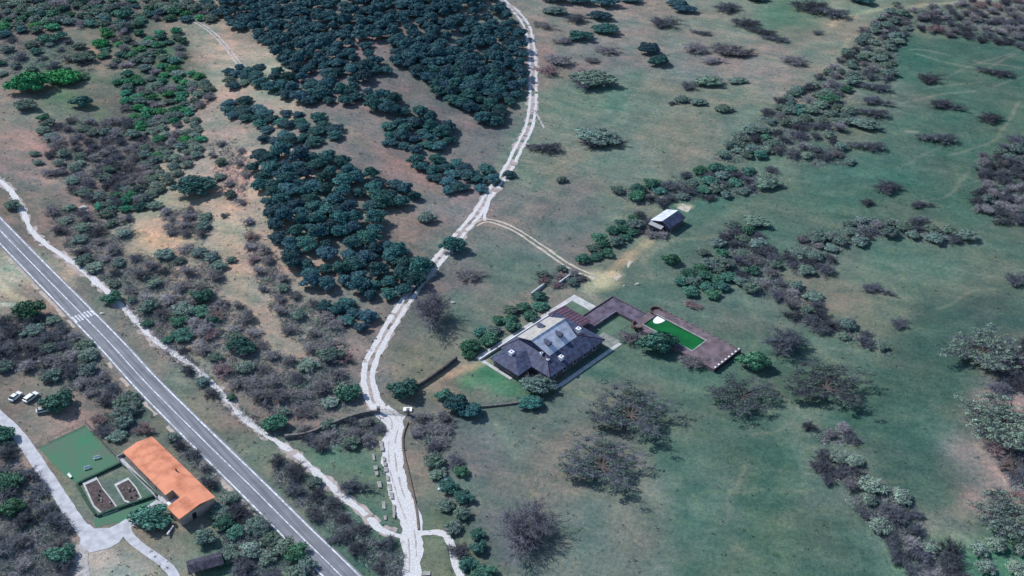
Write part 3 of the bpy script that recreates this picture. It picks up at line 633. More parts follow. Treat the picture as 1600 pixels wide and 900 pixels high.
def sc(poly, spacing, rr, mix, where, **kw):
    kw.setdefault('hs', (.45, .75))
    out = scatter(poly, spacing, rr, mix, {k: WORDS[k] for k in mix}, {k: PLUR[k] + ' ' + where for k in mix}, **kw)
    if mix.get('bare', 0) + mix.get('dark', 0) > .9: COVER.append(poly)
    for k in mix:
        mem = [m for m in out if m[0] == k]
        if not mem: continue
        n = len(mem); xs = sorted(m[1] for m in mem); ys = sorted(m[2] for m in mem)
        if n <= 7: rows, cols = [''], ['']
        elif n <= 36: rows, cols = ['upper', 'lower'], ['left', 'middle', 'right']
        elif n <= 80: rows, cols = ['upper', 'middle', 'lower'], ['far left', 'left', 'right', 'far right']
        else: rows, cols = ['top', 'upper', 'middle', 'lower', 'bottom'], ['far left', 'left', 'centre', 'right', 'far right']
        cell = {}
        mem.sort(key=lambda m: m[2])
        for i, m in enumerate(mem): cell.setdefault(i * len(rows) // n, []).append(m)
        for ri, ms in cell.items():
            ms.sort(key=lambda m: m[1]); sub = {}
            for i, m in enumerate(ms): sub.setdefault(i * len(cols) // len(ms), []).append(m)
            for ci, qs in sub.items():
                part = (rows[ri] + ' ' + cols[ci]).strip()
                part = (', ' + part + ' part') if part else ''
                for i, m in enumerate(qs): m[3]['label'] = ordinal(WORDS[k], i, len(qs)) + ' ' + where + part
                for m in qs:
                    if len(m[3]['label'].split()) > 16: m[3]['label'] = m[3]['label'].replace(' part', '').replace(' bush from', ' from')
                    if len(m[3]['label'].split()) > 16: print('LONG', m[3]['label'])
    return out
# the pine woods
FARY = 470
sc([(340, 0), (780, -14), (800, 38), (812, 60), (820, 110), (826, 150), (800, 162), (780, 198), (760, 195), (738, 180), (705, 160), (683, 150), (640, 110), (700, 122), (720, 108), (680, 95), (600, 62), (570, 62), (610, 120), (560, 118), (600, 150), (680, 190), (715, 212), (690, 214), (640, 192), (590, 172), (560, 166), (520, 160), (490, 170), (450, 160), (415, 145), (400, 135), (445, 110), (440, 95), (405, 60), (370, 45), (335, 22)],
   5.6, (2.8, 4.5), {'pine': 1}, 'in the hilltop pine wood', hs=(.62, 1.05), tries=14000, seed=5, far=FARY)
sc([(610, 62), (700, 95), (740, 110), (790, 130), (770, 170), (700, 150), (650, 115), (620, 100)], 5.6, (2.8, 4.4), {'pine': 1}, 'on the track side of the hilltop pine wood', hs=(.62, 1.05), tries=9000, seed=6, far=FARY)
sc([(605, 196), (640, 192), (700, 212), (705, 235), (690, 238), (650, 238), (620, 230), (595, 222)], 5.8, (2.8, 4.2), {'pine': 1}, 'in the clump just below the hilltop wood', seed=7)
sc([(645, 250), (700, 255), (790, 268), (812, 276), (790, 283), (745, 285), (765, 298), (700, 302), (680, 288)], 5.6, (2.8, 4.2), {'pine': 1}, 'in the clump reaching the track bend', keep=False, seed=8)
sc([(395, 245), (430, 240), (480, 250), (530, 255), (600, 285), (645, 302), (648, 318), (615, 325), (585, 335), (595, 380), (640, 408), (668, 425), (650, 448), (640, 465), (610, 472), (575, 465), (540, 448), (520, 455), (480, 455), (462, 430), (432, 390), (415, 330), (398, 290)],
   5.6, (2.7, 4.5), {'pine': 1}, 'in the lower pine wood', hs=(.62, 1.05), tries=6000, keep=False, seed=9)
sc([(400, 195), (440, 178), (500, 186), (535, 212), (490, 225), (440, 228), (405, 220)], 6.2, (2.8, 4.0), {'pine': 1}, 'in the narrow clump between the pine woods', seed=10)
sc([(345, 168), (380, 160), (415, 172), (412, 190), (360, 190)], 5.5, (3.0, 3.8), {'pine': 1}, 'left of the gap between the woods', seed=12)
sc([(355, 110), (405, 105), (410, 135), (360, 140)], 5.5, (2.8, 3.6), {'pine': 1, 'dull': .5}, 'on the slope below the pale hill path', seed=13)
sc([(505, 480), (540, 475), (582, 505), (570, 520), (530, 500)], 5.2, (2.8, 3.4), {'pine': 1}, 'in the short row left of the track', seed=14)

sc([(0, 0), (335, 0), (330, 35), (250, 30), (190, 50), (110, 40), (0, 62)], 5.9, (2.8, 4.3), {'dull': 2.4, 'bare': 1.1, 'pine': .7, 'green': 1.5, 'vivid': .8}, 'on the upper left far slope', seed=20)
sc([(0, 60), (60, 70), (100, 60), (160, 90), (130, 130), (60, 110), (0, 120)], 9.5, (2.4, 3.6), {'dull': 1, 'dark': 1, 'green': 1}, 'round the grassy upper left pocket', seed=21)
sc([(160, 50), (280, 50), (290, 90), (250, 110), (195, 120), (150, 90)], 6.2, (2.6, 3.6), {'dull': 1, 'green': 1, 'vivid': 1.6, 'bare': .8}, 'at the head of the ravine', seed=22)
sc([(180, 125), (270, 110), (320, 115), (330, 160), (280, 180), (220, 200), (190, 165)], 5.2, (2.5, 3.4), {'dull': 1.2, 'vivid': 2.2, 'bare': .8}, 'in the upper ravine', seed=23)
sc([(60, 195), (200, 185), (235, 230), (240, 300), (190, 330), (130, 320), (90, 270)], 5.0, (2.6, 3.5), {'bare': 2.4, 'dark': 2, 'dull': 1, 'sage': .6}, 'in the grey ravine thicket', seed=24)
sc([(215, 185), (300, 170), (320, 230), (290, 270), (250, 300), (225, 260)], 4.5, (2.3, 3.2), {'sage': 1.4, 'dull': 1.6, 'vivid': .7, 'bare': .8}, 'on the right flank of the ravine', seed=25)
sc([(150, 310), (200, 295), (240, 300), (245, 330), (190, 335), (150, 325)], 5.5, (2.4, 3.0), {'green': 1, 'vivid': 1.2, 'dull': 1}, 'in the green patch below the ravine', seed=26)
sc([(75, 320), (130, 325), (200, 340), (215, 365), (190, 400), (240, 400), (300, 380), (345, 400), (350, 440), (330, 470), (260, 455), (200, 460), (140, 425), (90, 370)], 6.6, (2.2, 3.5), {'bare': 2.6, 'dull': 1.6, 'sage': .9, 'dark': .8}, 'between footpath and sandy clearing', seed=27)
sc([(250, 330), (300, 325), (335, 340), (330, 375), (270, 370)], 5.5, (2.5, 3.3), {'bare': 2, 'dull': 1}, 'right of the sandy clearing', seed=28)
sc([(225, 470), (280, 462), (330, 480), (335, 520), (290, 530), (245, 505)], 5.6, (2.8, 3.8), {'dull': 1, 'green': 1, 'bare': 1}, 'in the clump beside the footpath bend', seed=29)
sc([(330, 480), (370, 470), (400, 520), (420, 555), (520, 565), (548, 590), (545, 630), (500, 655), (430, 650), (380, 610), (335, 580), (310, 540)], 6.6, (2.3, 3.8), {'bare': 3, 'russet': .7, 'dull': .8, 'sage': .7, 'dark': .4}, 'in the brown thicket beside the track', seed=30)
sc([(385, 345), (410, 380), (440, 430), (470, 470), (520, 480), (545, 540), (540, 575), (500, 560), (450, 520), (420, 470), (395, 420)], 6.2, (2.2, 3.2), {'bare': 3, 'dull': .9, 'russet': .4}, 'along the lower edge of the pines', seed=31)
sc([(320, 225), (370, 215), (395, 260), (380, 320), (345, 300), (335, 250)], 9, (1.8, 2.6), {'bare': 2, 'dull': 1}, 'on the brown slope left of the pines', seed=32)
sc([(0, 495), (40, 485), (85, 500), (130, 540), (170, 590), (215, 640), (190, 660), (150, 620), (90, 600), (60, 580), (0, 585)], 5.2, (2.5, 3.8), {'dark': 1.4, 'dull': 1.6, 'sage': .9, 'bare': 1}, 'in the shady thicket below the road', seed=33)
sc([(155, 645), (200, 655), (230, 675), (185, 690), (150, 675)], 5.2, (2.3, 3.0), {'dark': 1, 'russet': 1, 'dull': 1}, 'between the lawn and the road', seed=34)
sc([(265, 682), (285, 692), (345, 752), (335, 765), (290, 715)], 5.0, (2.0, 2.6), {'dull': 1, 'dark': 1, 'sage': .5}, 'between orange roof and road', keep=False, seed=35)
sc([(352, 770), (400, 805), (455, 850), (480, 890), (470, 910), (370, 910), (350, 860), (340, 800)], 5.0, (2.6, 3.8), {'sage': 1, 'dull': 2, 'dark': 2, 'green': 1}, 'in the thicket at the foot of the road', keep=False, seed=36)
sc([(430, 715), (470, 735), (520, 785), (570, 830), (630, 870), (650, 905), (600, 905), (540, 850), (480, 800), (430, 750)], 6.0, (2.0, 3.2), {'dark': 3, 'dull': 1}, 'in the strip between road and footpath', seed=37)
sc([(200, 455), (225, 480), (300, 560), (380, 640), (440, 680), (420, 690), (350, 635), (270, 565), (200, 500)], 7.5, (1.5, 2.4), {'dull': 1, 'dark': 1, 'green': .6}, 'lining the pale footpath', seed=38)
sc([(640, 650), (690, 648), (705, 690), (690, 700), (655, 690)], 5.3, (2.2, 3.2), {'bare': 1.4, 'dark': 1}, 'right of the gate', keep=True, seed=39)
sc([(668, 700), (700, 700), (735, 740), (730, 770), (745, 830), (760, 910), (720, 905), (705, 820), (685, 750)], 5.2, (2.2, 3.3), {'green': 2, 'dull': 2, 'dark': .6}, 'in the belt right of the dirt road', seed=40)
sc([(0, 690), (20, 700), (60, 760), (95, 810), (110, 850), (100, 905), (0, 905)], 6.8, (2.4, 3.8), {'bare': 2, 'dark': 2, 'dull': .5, 'green': .4}, 'in the bottom left corner', seed=41)
sc([(0, 640), (15, 700), (0, 700)], 5, (2, 3), {'green': 1}, 'left of the drive', seed=42)
sc([(455, 680), (520, 665), (590, 655), (595, 680), (560, 695), (500, 700)], 4.6, (2.2, 3.0), {'dark': 2, 'bare': 1.5, 'dull': .6}, 'along the stone wall beside the gate', seed=43)
# hedgerow to the shed
sc([(1400, 8), (1445, 22), (1410, 60), (1395, 110), (1385, 130), (1345, 125), (1320, 150), (1330, 195), (1300, 215), (1330, 255), (1270, 262), (1215, 240), (1160, 255), (1110, 250), (1170, 200), (1215, 160), (1270, 130), (1320, 85), (1360, 35)], 4.9, (2.4, 3.7), {'dark': 1.8, 'bare': 1.0, 'dull': 2.4, 'green': .5, 'sage': .5}, 'in the long upper right hedgerow', seed=50)
sc([(955, 298), (1000, 292), (1050, 285), (1090, 262), (1150, 262), (1210, 265), (1200, 300), (1130, 310), (1080, 315), (1020, 322), (990, 318)], 5.4, (2.4, 3.6), {'green': 2, 'dark': 1.5, 'dull': 1.5}, 'in the hedge behind the shed', seed=51)
sc([(905, 410), (925, 385), (950, 360), (985, 342), (1005, 345), (985, 370), (960, 385), (935, 412)], 4.6, (2.3, 3.1), {'green': 3, 'dull': 1}, 'in the green row below the shed', keep=False, seed=52)
sc([(1000, 335), (1015, 350), (1050, 358), (1040, 372), (1005, 366), (990, 352)], 4.4, (2.0, 2.8), {'dark': 1, 'bare': 1}, 'beside the lean-to of the shed', seed=53)
sc([(1430, 22), (1500, 2), (1600, -5), (1600, 78), (1540, 66), (1470, 56), (1430, 45)], 7.2, (2.8, 4.6), {'dark': 2, 'bare': 2, 'russet': .4}, 'on the far edge of the green field', seed=54)
sc([(1220, 402), (1250, 378), (1300, 365), (1345, 340), (1400, 345), (1450, 352), (1510, 372), (1480, 384), (1420, 372), (1360, 372), (1310, 395), (1290, 425), (1245, 430)], 5.2, (2.3, 3.5), {'dark': 2, 'bare': 1.0, 'dull': 1.5, 'sage': .4}, 'in the hedge crossing the right field', seed=55)
sc([(1535, 245), (1575, 232), (1610, 240), (1610, 350), (1565, 352), (1525, 322)], 5.0, (2.6, 3.8), {'dark': 2, 'bare': 1.5, 'dull': .3}, 'in the copse at the right edge', seed=56)
sc([(1140, 350), (1180, 365), (1210, 400), (1215, 435), (1270, 462), (1290, 480), (1240, 480), (1180, 462), (1140, 430), (1120, 385)], 5.4, (2.2, 3.3), {'dark': 1.5, 'dull': 1.5, 'bare': 1, 'green': .3}, 'in the loose hedge right of the shed', seed=57)
sc([(1225, 485), (1270, 490), (1340, 515), (1390, 545), (1375, 555), (1310, 530), (1240, 508)], 5.6, (2.2, 3.2), {'dark': 2, 'dull': 1}, 'at the lower tail of the right hedge', seed=58)
sc([(1052, 445), (1085, 425), (1130, 412), (1142, 440), (1120, 465), (1075, 462)], 4.6, (2.5, 3.6), {'green': 3, 'dull': 1}, 'in the green clump above the pool', seed=59)
sc([(722, 552), (745, 525), (790, 490), (845, 462), (858, 478), (815, 505), (770, 535), (745, 560)], 5.0, (2.3, 3.0), {'green': 2, 'dull': 1.4}, 'in the row screening the villa terrace', seed=60)
sc([(835, 435), (880, 420), (915, 432), (905, 448), (860, 450)], 4.8, (1.8, 2.5), {'russet': 1, 'dull': 1, 'bare': 1}, 'by the wall at the sandy turning place', keep=True, seed=61)
sc([(1260, 668), (1320, 672), (1335, 690), (1290, 695)], 5, (2.2, 3), {'dark': 1, 'bare': 1}, 'in the upper clump on the right bank', seed=62)
sc([(1270, 710), (1345, 720), (1350, 745), (1290, 750)], 5, (2.4, 3.3), {'dark': 1, 'sage': .5}, 'in the middle clump on the right bank', seed=63)
sc([(1330, 760), (1400, 765), (1430, 810), (1470, 860), (1490, 905), (1430, 905), (1400, 860), (1340, 800)], 5.3, (2.4, 3.6), {'dark': 1.6, 'bare': 1.2, 'sage': 1.4}, 'in the lowest clump on the right bank', seed=64)
sc([(1480, 860), (1600, 850), (1600, 905), (1490, 905)], 5.6, (2.4, 3.4), {'sage': 2, 'dark': .6, 'dull': .6}, 'in the bottom right corner', seed=65)
sc([(1555, 560), (1610, 540), (1610, 620), (1560, 610)], 5.5, (3, 4), {'sage': 1, 'dark': 1, 'bare': 1}, 'around the big tree at the right edge', seed=66)
sc([(1540, 690), (1610, 680), (1610, 800), (1580, 760)], 5.5, (2.6, 3.6), {'bare': 1, 'dark': 1, 'russet': .8}, 'on the reddish bank at the right edge', seed=67)

pine_wood()
# singled-out trees and bushes: kind (pine also builds dark flat bushes), px, py, radius m, label, widen, height
ONE = [
('bright', 46, 140, 8.0, 'brightest green tree, left of a pair, in the upper left meadow', 1.5, .8), ('bright', 100, 127, 6.6, 'bright green tree, right of the pair in the upper left meadow', 1.6, .7),
('bright', 158, 72, 3.8, 'fresh green bush right of the upper left brown slope', 1.2, .8), ('green', 75, 66, 4.6, 'green bush above the grassy pocket near the left edge', 1.6, .7),
('green', 95, 60, 3.4, 'vivid green bush nearest the top in the far left thicket', 1.1, .8), ('dull', 128, 95, 5.0, 'olive oval bush alone in the upper left pocket', 1.6, .6),
('green', 130, 165, 4.6, 'fresh green bush below the bright green trees', 1.3, .8), ('green', 70, 188, 2.8, 'small green bush on the brown verge of the upper meadow', 1.2, .8), ('dull', 40, 170, 4.6, 'dark green bush under the brightest green tree', 1.5, .7),
('pine', 303, 300, 7.4, 'wide dark evergreen alone on the brown slope above the thicket', 1.25, .62), ('green', 178, 472, 3.4, 'green bush on the footpath near the zebra crossing', 1.2, .8),
('green', 48, 495, 4.8, 'rich green tree at the left edge below the zebra crossing', 1.2, .9), ('green', 95, 638, 4.8, 'rich green tree beside the parked cars', 1.15, .8), ('green', 377, 547, 4.0, 'green bush in the thicket left of the dirt track', 1.3, .8),
('green', 318, 470, 3.6, 'teal green bush topping the footpath clump', 1.4, .8), ('dull', 320, 845, 3.0, 'scrubby bush above the dark tiled shelter', 1.1, .8),
('pine', 706, 390, 4.4, 'dark evergreen standing on the track below the junction', 1.2, .8), ('dull', 667, 345, 3.3, 'small dark bush alone left of the track junction', 1.3, .7), ('bare', 735, 434, 4.0, 'bare twiggy bush right of the track above the villa', 1.4, .5),
('pine', 665, 418, 2.6, 'small evergreen touching the track at the tip of the pines', 1.3, .8), ('baretree', 682, 503, 8.8, 'large grey bare tree right of the two-rut track', 1.1, .8),
('green', 634, 618, 4.4, 'green bush above the gate', 1.3, .8), ('pine', 716, 638, 4.2, 'dark evergreen right of the gate at the lawn corner', 1.0, .8), ('pine', 738, 648, 3.4, 'dark evergreen, right one of two at the lawn corner', 1.1, .8),
('green', 695, 623, 2.6, 'small bush at the left lawn corner', 1.2, .8), ('green', 735, 547, 3.4, 'green bush at the left end of the villa wall', 1.2, .8), ('dull', 842, 608, 4.4, 'yellowish round bush at the front corner of the villa lawn', 1.4, .7), ('pine', 832, 634, 3.4, 'dark low bush below the front corner of the villa lawn', 1.4, .6),
('green', 1030, 543, 5.8, 'large green bush against the pool terrace', 1.35, .75), ('bare', 985, 530, 3.6, 'bare bush between villa and pool', 1.3, .7), ('bare', 1085, 570, 3.6, 'bare bush at the foot of the pool terrace wall', 1.4, .6),
('green', 1050, 410, 3.4, 'round green bush alone in the field above the pool', 1.1, .75), ('dull', 1098, 397, 2.2, 'small flat bush right of the round field bush', 1.3, .6), ('russet', 1078, 478, 2.6, 'brown low bush below the green clump', 1.4, .5), ('green', 1180, 572, 4.8, 'dark green bush right of the pool terrace end', 1.3, .8),
('green', 900, 460, 0.1, '', 1, 1),
('dull', 925, 130, 8.5, 'large flat grey-green bush in the upper meadow', 1.5, .45), ('dark', 918, 134, 6.5, 'dark twiggy bush amid the upper meadow', 1.4, .5), ('dull', 935, 220, 7.4, 'flat bush in mid meadow right of the track', 1.5, .45), ('dark', 940, 226, 6.2, 'dark branchy bush in mid meadow right of the track', 1.5, .5), ('dark', 855, 232, 5.4, 'low dark bush nearest the track in the meadow', 1.4, .5), ('dull', 878, 283, 2.2, 'tiny bush in the meadow above the loop track', 1.2, .6),
('pine', 1016, 83, 5.4, 'dark evergreen, upper one of two alone in the far meadow', 1.2, .7), ('pine', 1030, 100, 4.8, 'dark evergreen, lower one of two alone in the far meadow', 1.15, .7), ('pine', 905, 60, 5.6, 'dark oval bush below the far row by the track', 1.5, .5), ('pine', 945, 50, 5.8, 'dark oval bush, right one below the far row', 1.5, .5), ('pine', 935, 28, 5.0, 'dark flat bush in the far row', 1.6, .5), ('dark', 900, 32, 5.0, 'dark twiggy bush left in the far row', 1.6, .5),
('pine', 870, 2, 5.5, 'dark evergreen at the top edge right of the track', 1.6, .6), ('pine', 905, 4, 5.5, 'dark evergreen, middle one at the top edge', 1.6, .6), ('pine', 945, 8, 5.5, 'dark evergreen, right one at the top edge', 1.6, .6), ('dull', 868, 20, 5.0, 'grey flat bush close to the track at the top', 1.7, .45), ('pine', 985, 2, 5.0, 'dark bush at the top edge beyond the far row', 1.6, .5), ('pine', 1070, 18, 5.0, 'dark bush, first from left of the top middle group', 1.6, .5),
('dark', 1040, 38, 6.4, 'flat brown twiggy bush in the far meadow', 1.7, .4), ('bare', 850, 42, 4.4, 'faint twiggy bush right of the upper track', 1.6, .4), ('bare', 868, 98, 6.4, 'brown twiggy bush near the upper track', 1.5, .4), ('russet', 855, 113, 5.0, 'reddish twiggy bush close to the upper track', 1.4, .4), ('bare', 880, 66, 4.6, 'low twiggy bush above the brown one by the track', 1.5, .4), ('bare', 948, 80, 5.0, 'flat twiggy bush left of the two evergreens', 1.5, .4), ('bare', 922, 96, 3.6, 'small twiggy bush below the flat one left of the evergreens', 1.4, .4),
('bare', 1085, 78, 7.0, 'left part of the big brown twiggy patch in the far meadow', 1.5, .4), ('bare', 1130, 82, 7.6, 'middle of the big brown twiggy patch in the far meadow', 1.5, .4), ('bare', 1160, 86, 6.0, 'right end of the big brown twiggy patch in the far meadow', 1.6, .4), ('bare', 1115, 98, 4.6, 'small twiggy bush under the big brown patch', 1.6, .4), ('dark', 1098, 52, 3.6, 'thin low bush above the big brown patch', 1.7, .4),
('dark', 1078, 136, 4.0, 'left bush of a row of three in the far meadow', 1.3, .5), ('dull', 1108, 131, 5.4, 'middle bush of a row of three in the far meadow', 1.5, .5), ('dull', 1153, 128, 3.6, 'right thin bush of a row of three in the far meadow', 1.7, .4), ('dark', 1052, 163, 2.0, 'smallest bush of the four dots below the row of three', 1.3, .5), ('dull', 1066, 158, 3.2, 'second of the four dots below the row of three', 1.4, .5), ('dull', 1092, 162, 3.2, 'third of the four dots below the row of three', 1.4, .5), ('dull', 1130, 173, 3.6, 'last of the four dots below the row of three', 1.4, .5),
('dark', 1135, 15, 6.0, 'dark bush, left one near the top in the upper middle', 1.6, .45), ('dark', 1165, 40, 6.0, 'dark twiggy bush upper right of the brown patch', 1.6, .45), ('dark', 1195, 52, 5.4, 'dark twiggy bush right of its neighbour above the tan field', 1.6, .45), ('dark', 1215, 62, 4.6, 'low twiggy bush at the end above the tan field', 1.6, .4), ('pine', 1060, 8, 4.6, 'dark bush, upper one of the top middle group', 1.6, .5), ('dark', 1265, 15, 8.0, 'wide twiggy bush below the pale top track', 1.6, .45), ('dark', 1300, 22, 7.5, 'wide twiggy bush at the bend of the pale top track', 1.6, .45), ('pine', 1345, 3, 6.0, 'dark evergreen inside the bend of the top track', 1.5, .5), ('pine', 1180, 0, 4.6, 'dark bush on the top edge above the green strip', 1.6, .5), ('bare', 1240, 97, 6.5, 'thin twiggy bush on the tan field', 2.0, .35), ('dark', 1278, 52, 2.6, 'tiny bush under the green strip', 1.5, .4),
('dark', 1452, 125, 5.0, 'dark oval bush, first in the upper right green field', 1.5, .45), ('dark', 1478, 168, 5.4, 'dark oval bush in the middle of the green field', 1.5, .45), ('dark', 1545, 187, 5.0, 'dark oval bush right in the green field', 1.6, .42), ('dark', 1467, 217, 6.0, 'largest dark oval bush in the green field', 1.5, .45), ('dark', 1358, 229, 5.2, 'dark oval bush below the hedgerow', 1.6, .45), ('dark', 1560, 115, 5.4, 'dark oval bush near the right edge of the green field', 1.7, .42), ('dark', 1590, 221, 4.6, 'dark oval bush at the right edge above the copse', 1.6, .45),
('dark', 1365, 178, 5.2, 'dark oval shrub, middle one at the hedgerow foot', 1.6, .5), ('dark', 1370, 162, 4.8, 'dark oval shrub, upper one at the hedgerow foot', 1.6, .5), ('dull', 1352, 198, 5.0, 'greenish oval shrub, lowest one at the hedgerow foot', 1.6, .5), ('dark', 1370, 138, 5.2, 'brownish shrub topping the hedgerow foot', 1.6, .5), ('green', 1295, 160, 4.4, 'vivid green bush inside the hedgerow', 1.5, .6),
('dark', 1385, 295, 5.0, 'low dark bush in the right hand field above the crossing hedge', 1.6, .45), ('dark', 1355, 318, 2.6, 'tiny dark bush above the crossing hedge', 1.4, .5), ('dark', 1440, 322, 3.2, 'slim dark bush right above the crossing hedge', 1.7, .4), ('dark', 1370, 455, 3.8, 'flat dark bush alone below the crossing hedge', 1.6, .4), ('dark', 1405, 507, 2.8, 'small brown bush above the teal field', 1.4, .5), ('dark', 1590, 440, 4.0, 'dark bush at the right edge, middle height', 1.6, .5),
('dull', 1200, 290, 4.6, 'dark green bush below the hedgerow right of the shed', 1.5, .5), ('dull', 1180, 350, 4.4, 'green low bush right of the shed field', 1.5, .5), ('dark', 1225, 542, 6.4, 'dark rounded shrub right of the pool terrace', 1.4, .7),
('oak', 985, 655, 11.0, 'wide spreading tree with sparse leaves, upper one of two in mid field', 1.15, .55), ('oak', 940, 735, 10.0, 'wide spreading tree with sparse leaves, lower one of two in mid field', 1.15, .55),
('oak', 1160, 625, 8.6, 'wide spreading tree below the pool terrace end', 1.2, .55), ('oak', 1290, 612, 10.5, 'wide spreading tree, right one below the dark rounded shrub', 1.3, .55), ('baretree', 830, 845, 10.5, 'very large purple-grey bare tree at the bottom centre', 1.2, .55),
('paleoak', 1530, 558, 9.5, 'wide pale tree beside the teal field at the right edge', 1.2, .65), ('paleoak', 1570, 675, 11.0, 'largest pale tree at the right edge above the reddish bank', 1.2, .65), ('paleoak', 1585, 820, 9.0, 'pale tree in the lower right corner', 1.2, .65),
('russet', 1540, 655, 4.0, 'reddish twiggy shrub left of the largest pale tree', 1.3, .6), ('green', 235, 815, 4.8, 'green bush in front of the orange roofed house', 1.5, .6), ('green', 98, 875, 3.6, 'green bush beside the forecourt', 1.3, .7), ('green', 12, 760, 3.8, 'green bush at the left edge below the drive', 1.5, .7), ('green', 5, 685, 3.6, 'green bush at the left edge beside the drive', 1.2, .8),
('dark', 555, 765, 3.6, 'dark bush on the grass left of the dirt road', 1.3, .6), ('green', 545, 620, 3.6, 'green bush left of the dirt track near the gate', 1.2, .8), ('green', 430, 668, 3.6, 'green bush on the footpath left of the stone wall', 1.3, .8), ('dull', 20, 325, 3.0, 'green bush between footpath and road at the left edge', 1.3, .8), ('dull', 515, 560, 3.8, 'green bush at the corner of the brown thicket', 1.4, .7),
('dull', 362, 408, 1.8, 'tiny green bush on the sandy slope', 1.3, .7), ('dark', 352, 338, 1.6, 'tiny dark bush on the sandy slope', 1.3, .7), ('dull', 55, 242, 2.0, 'small bush on the brown ground at the left', 1.4, .6), ('dull', 60, 256, 2.0, 'lower small bush on the brown ground at the left', 1.4, .6), ('bare', 78, 272, 3.0, 'grey twiggy bush on the brown ground at the left', 1.3, .6),
]
for k, px, py, r, lb, sq, hs in ONE:
    if r < 1: continue
    x, y, z = G(px, py); e = plant(k, x, y, r, lb, None, 1.0, hs)
    e.rotation_euler.z = rng.uniform(-.5, .1) ; e.scale.x *= sq ** .6; e.scale.y /= sq ** .25

# ground cover: low tufts and stones, uncountable
def tufts(name, poly_w, n, size, m, seed, h=.6):
    rs = np.random.RandomState(seed); Vs = []; cnt = 0
    keepx = [(p, w_) for p, w_ in KEEP]
    while cnt < n:
        px = rs.uniform(-20, 1620, 4000); py = rs.uniform(-15, 915, 4000); dens = poly_w(px, py)
        ok = rs.rand(4000) < dens; 
        for a, b in zip(px[ok], py[ok]):
            x, y, z = G(a, b)
            if any(np.abs(p[::2, 0] - x).min() < 60 and np.hypot(p[::2, 0] - x, p[::2, 1] - y).min() < w_ + .5 for p, w_ in keepx): continue
            s = size * rs.uniform(.4, 1.5); k = 7
            d = rs.normal(size=(k, 3)); d[:, 2] = np.abs(d[:, 2]) * h; c = np.array([x, y, z]) + d * s * .6
            u = rs.normal(size=(k, 3)); v = rs.normal(size=(k, 3)); u /= np.linalg.norm(u, axis=1)[:, None]; v /= np.linalg.norm(v, axis=1)[:, None]
            Vs.append(np.stack([c + u * s * .5, c + v * s * .5, c - (u + v) * s * .4], 1).reshape(-1, 3)); cnt += 1
            if cnt >= n: break
    V = np.concatenate(Vs); me = npmesh(name, V, np.arange(len(V)).reshape(-1, 3), m); o = link(name, me); return o
def litter(n, size, m, seed):
    rs = np.random.RandomState(seed); rd = random.Random(seed); Vs = []; cnt = 0
    A = []
    for p in COVER: xs_ = [q[0] for q in p]; ys_ = [q[1] for q in p]; A.append((max(xs_) - min(xs_)) * (max(ys_) - min(ys_)))
    while cnt < n:
        p = rd.choices(COVER, A)[0]; a = rd.uniform(min(q[0] for q in p), max(q[0] for q in p)); b = rd.uniform(min(q[1] for q in p), max(q[1] for q in p))
        if not inpoly(a, b, p): continue
        x, y, z = G(a, b)
        if not clear_of(x, y, .8): continue
        k = 16; d = rs.normal(size=(k, 3)); d[:, 2] = np.abs(d[:, 2]) * .35; s_ = size * rs.uniform(.5, 1.4)
        c = np.array([x, y, z]) + rs.normal(size=(k, 3)) * [s_ * .5, s_ * .5, 0]; d /= np.linalg.norm(d, axis=1)[:, None]
        t_ = c + d * s_ * rs.uniform(.6, 1.3, (k, 1)); wv = np.cross(d, rs.normal(size=(k, 3))); wv /= np.linalg.norm(wv, axis=1)[:, None]
        Vs.append(np.stack([c + wv * .07, c - wv * .07, t_], 1).reshape(-1, 3)); cnt += 1
    V = np.concatenate(Vs); return link('undergrowth', npmesh('undergrowth', V, np.arange(len(V)).reshape(-1, 3), m))
tag(litter(9000, 1.5, TWIG, 8), 'grey twiggy undergrowth in the thickets', 'undergrowth', kind='stuff')
tag(litter(7000, 1.2, DULL, 18), 'olive undergrowth between the bare shrubs', 'undergrowth', kind='stuff')
def pools(px, py):   # keep tufts off the villa, pool and the orange house
    a = (px > 740) & (px < 1165) & (py > 455) & (py < 610); b = (px > 50) & (px < 345) & (py > 655) & (py < 860)
    return ~(a | b)
brown = lambda x, y: pools(x, y) * np.where(x < 620, .9, np.where(x < 900, .35, .06))
greenw = lambda x, y: pools(x, y) * np.where(x > 820, .8, .15)
tag(tufts('scrub_cover', brown, 2400, .42, mat('scrub', (0.15, 0.14, 0.125), .35, .3), 3), 'low dry scrub scattered over the brown ground', 'scrub', kind='stuff')
tag(tufts('grass_tufts', greenw, 1000, .36, mat('tussock', (0.10, 0.145, 0.11), .35, .3), 4, .4), 'rough grass tussocks scattered over the fields', 'grass', kind='stuff')

# ------------------------------------------------------------------ villa
VO = G(859, 590, 3.0); VA = R(46)
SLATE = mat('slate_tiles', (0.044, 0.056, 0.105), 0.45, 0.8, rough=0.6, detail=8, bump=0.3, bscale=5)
PALE = mat('pale_bluish_tiles', (0.47, 0.50, 0.58), 0.2, 0.6, rough=0.6, detail=8, bump=0.15, bscale=4)  # skylight tint put into the colour of the villa's right slope
PALE2 = mat('sunlit_beige_tiles', (0.33, 0.32, 0.30), 0.18, 0.6, rough=0.8, detail=8, bump=0.15, bscale=4)  # warm sunlit tint put into the colour of the left slope
SHADED_WALL = mat('stone_wall', (0.085, 0.08, 0.09), 0.25, 1.2, detail=8, bump=0.3)  # shade of the villa's right side painted in, dark on every wall
DARK = mat('dark_glass', (0.02, 0.025, 0.035), 0.1, 1, rough=0.2, spec=0.5)
WHITE = mat('white_plaster', (0.72, 0.74, 0.76), 0.08, 1.0)
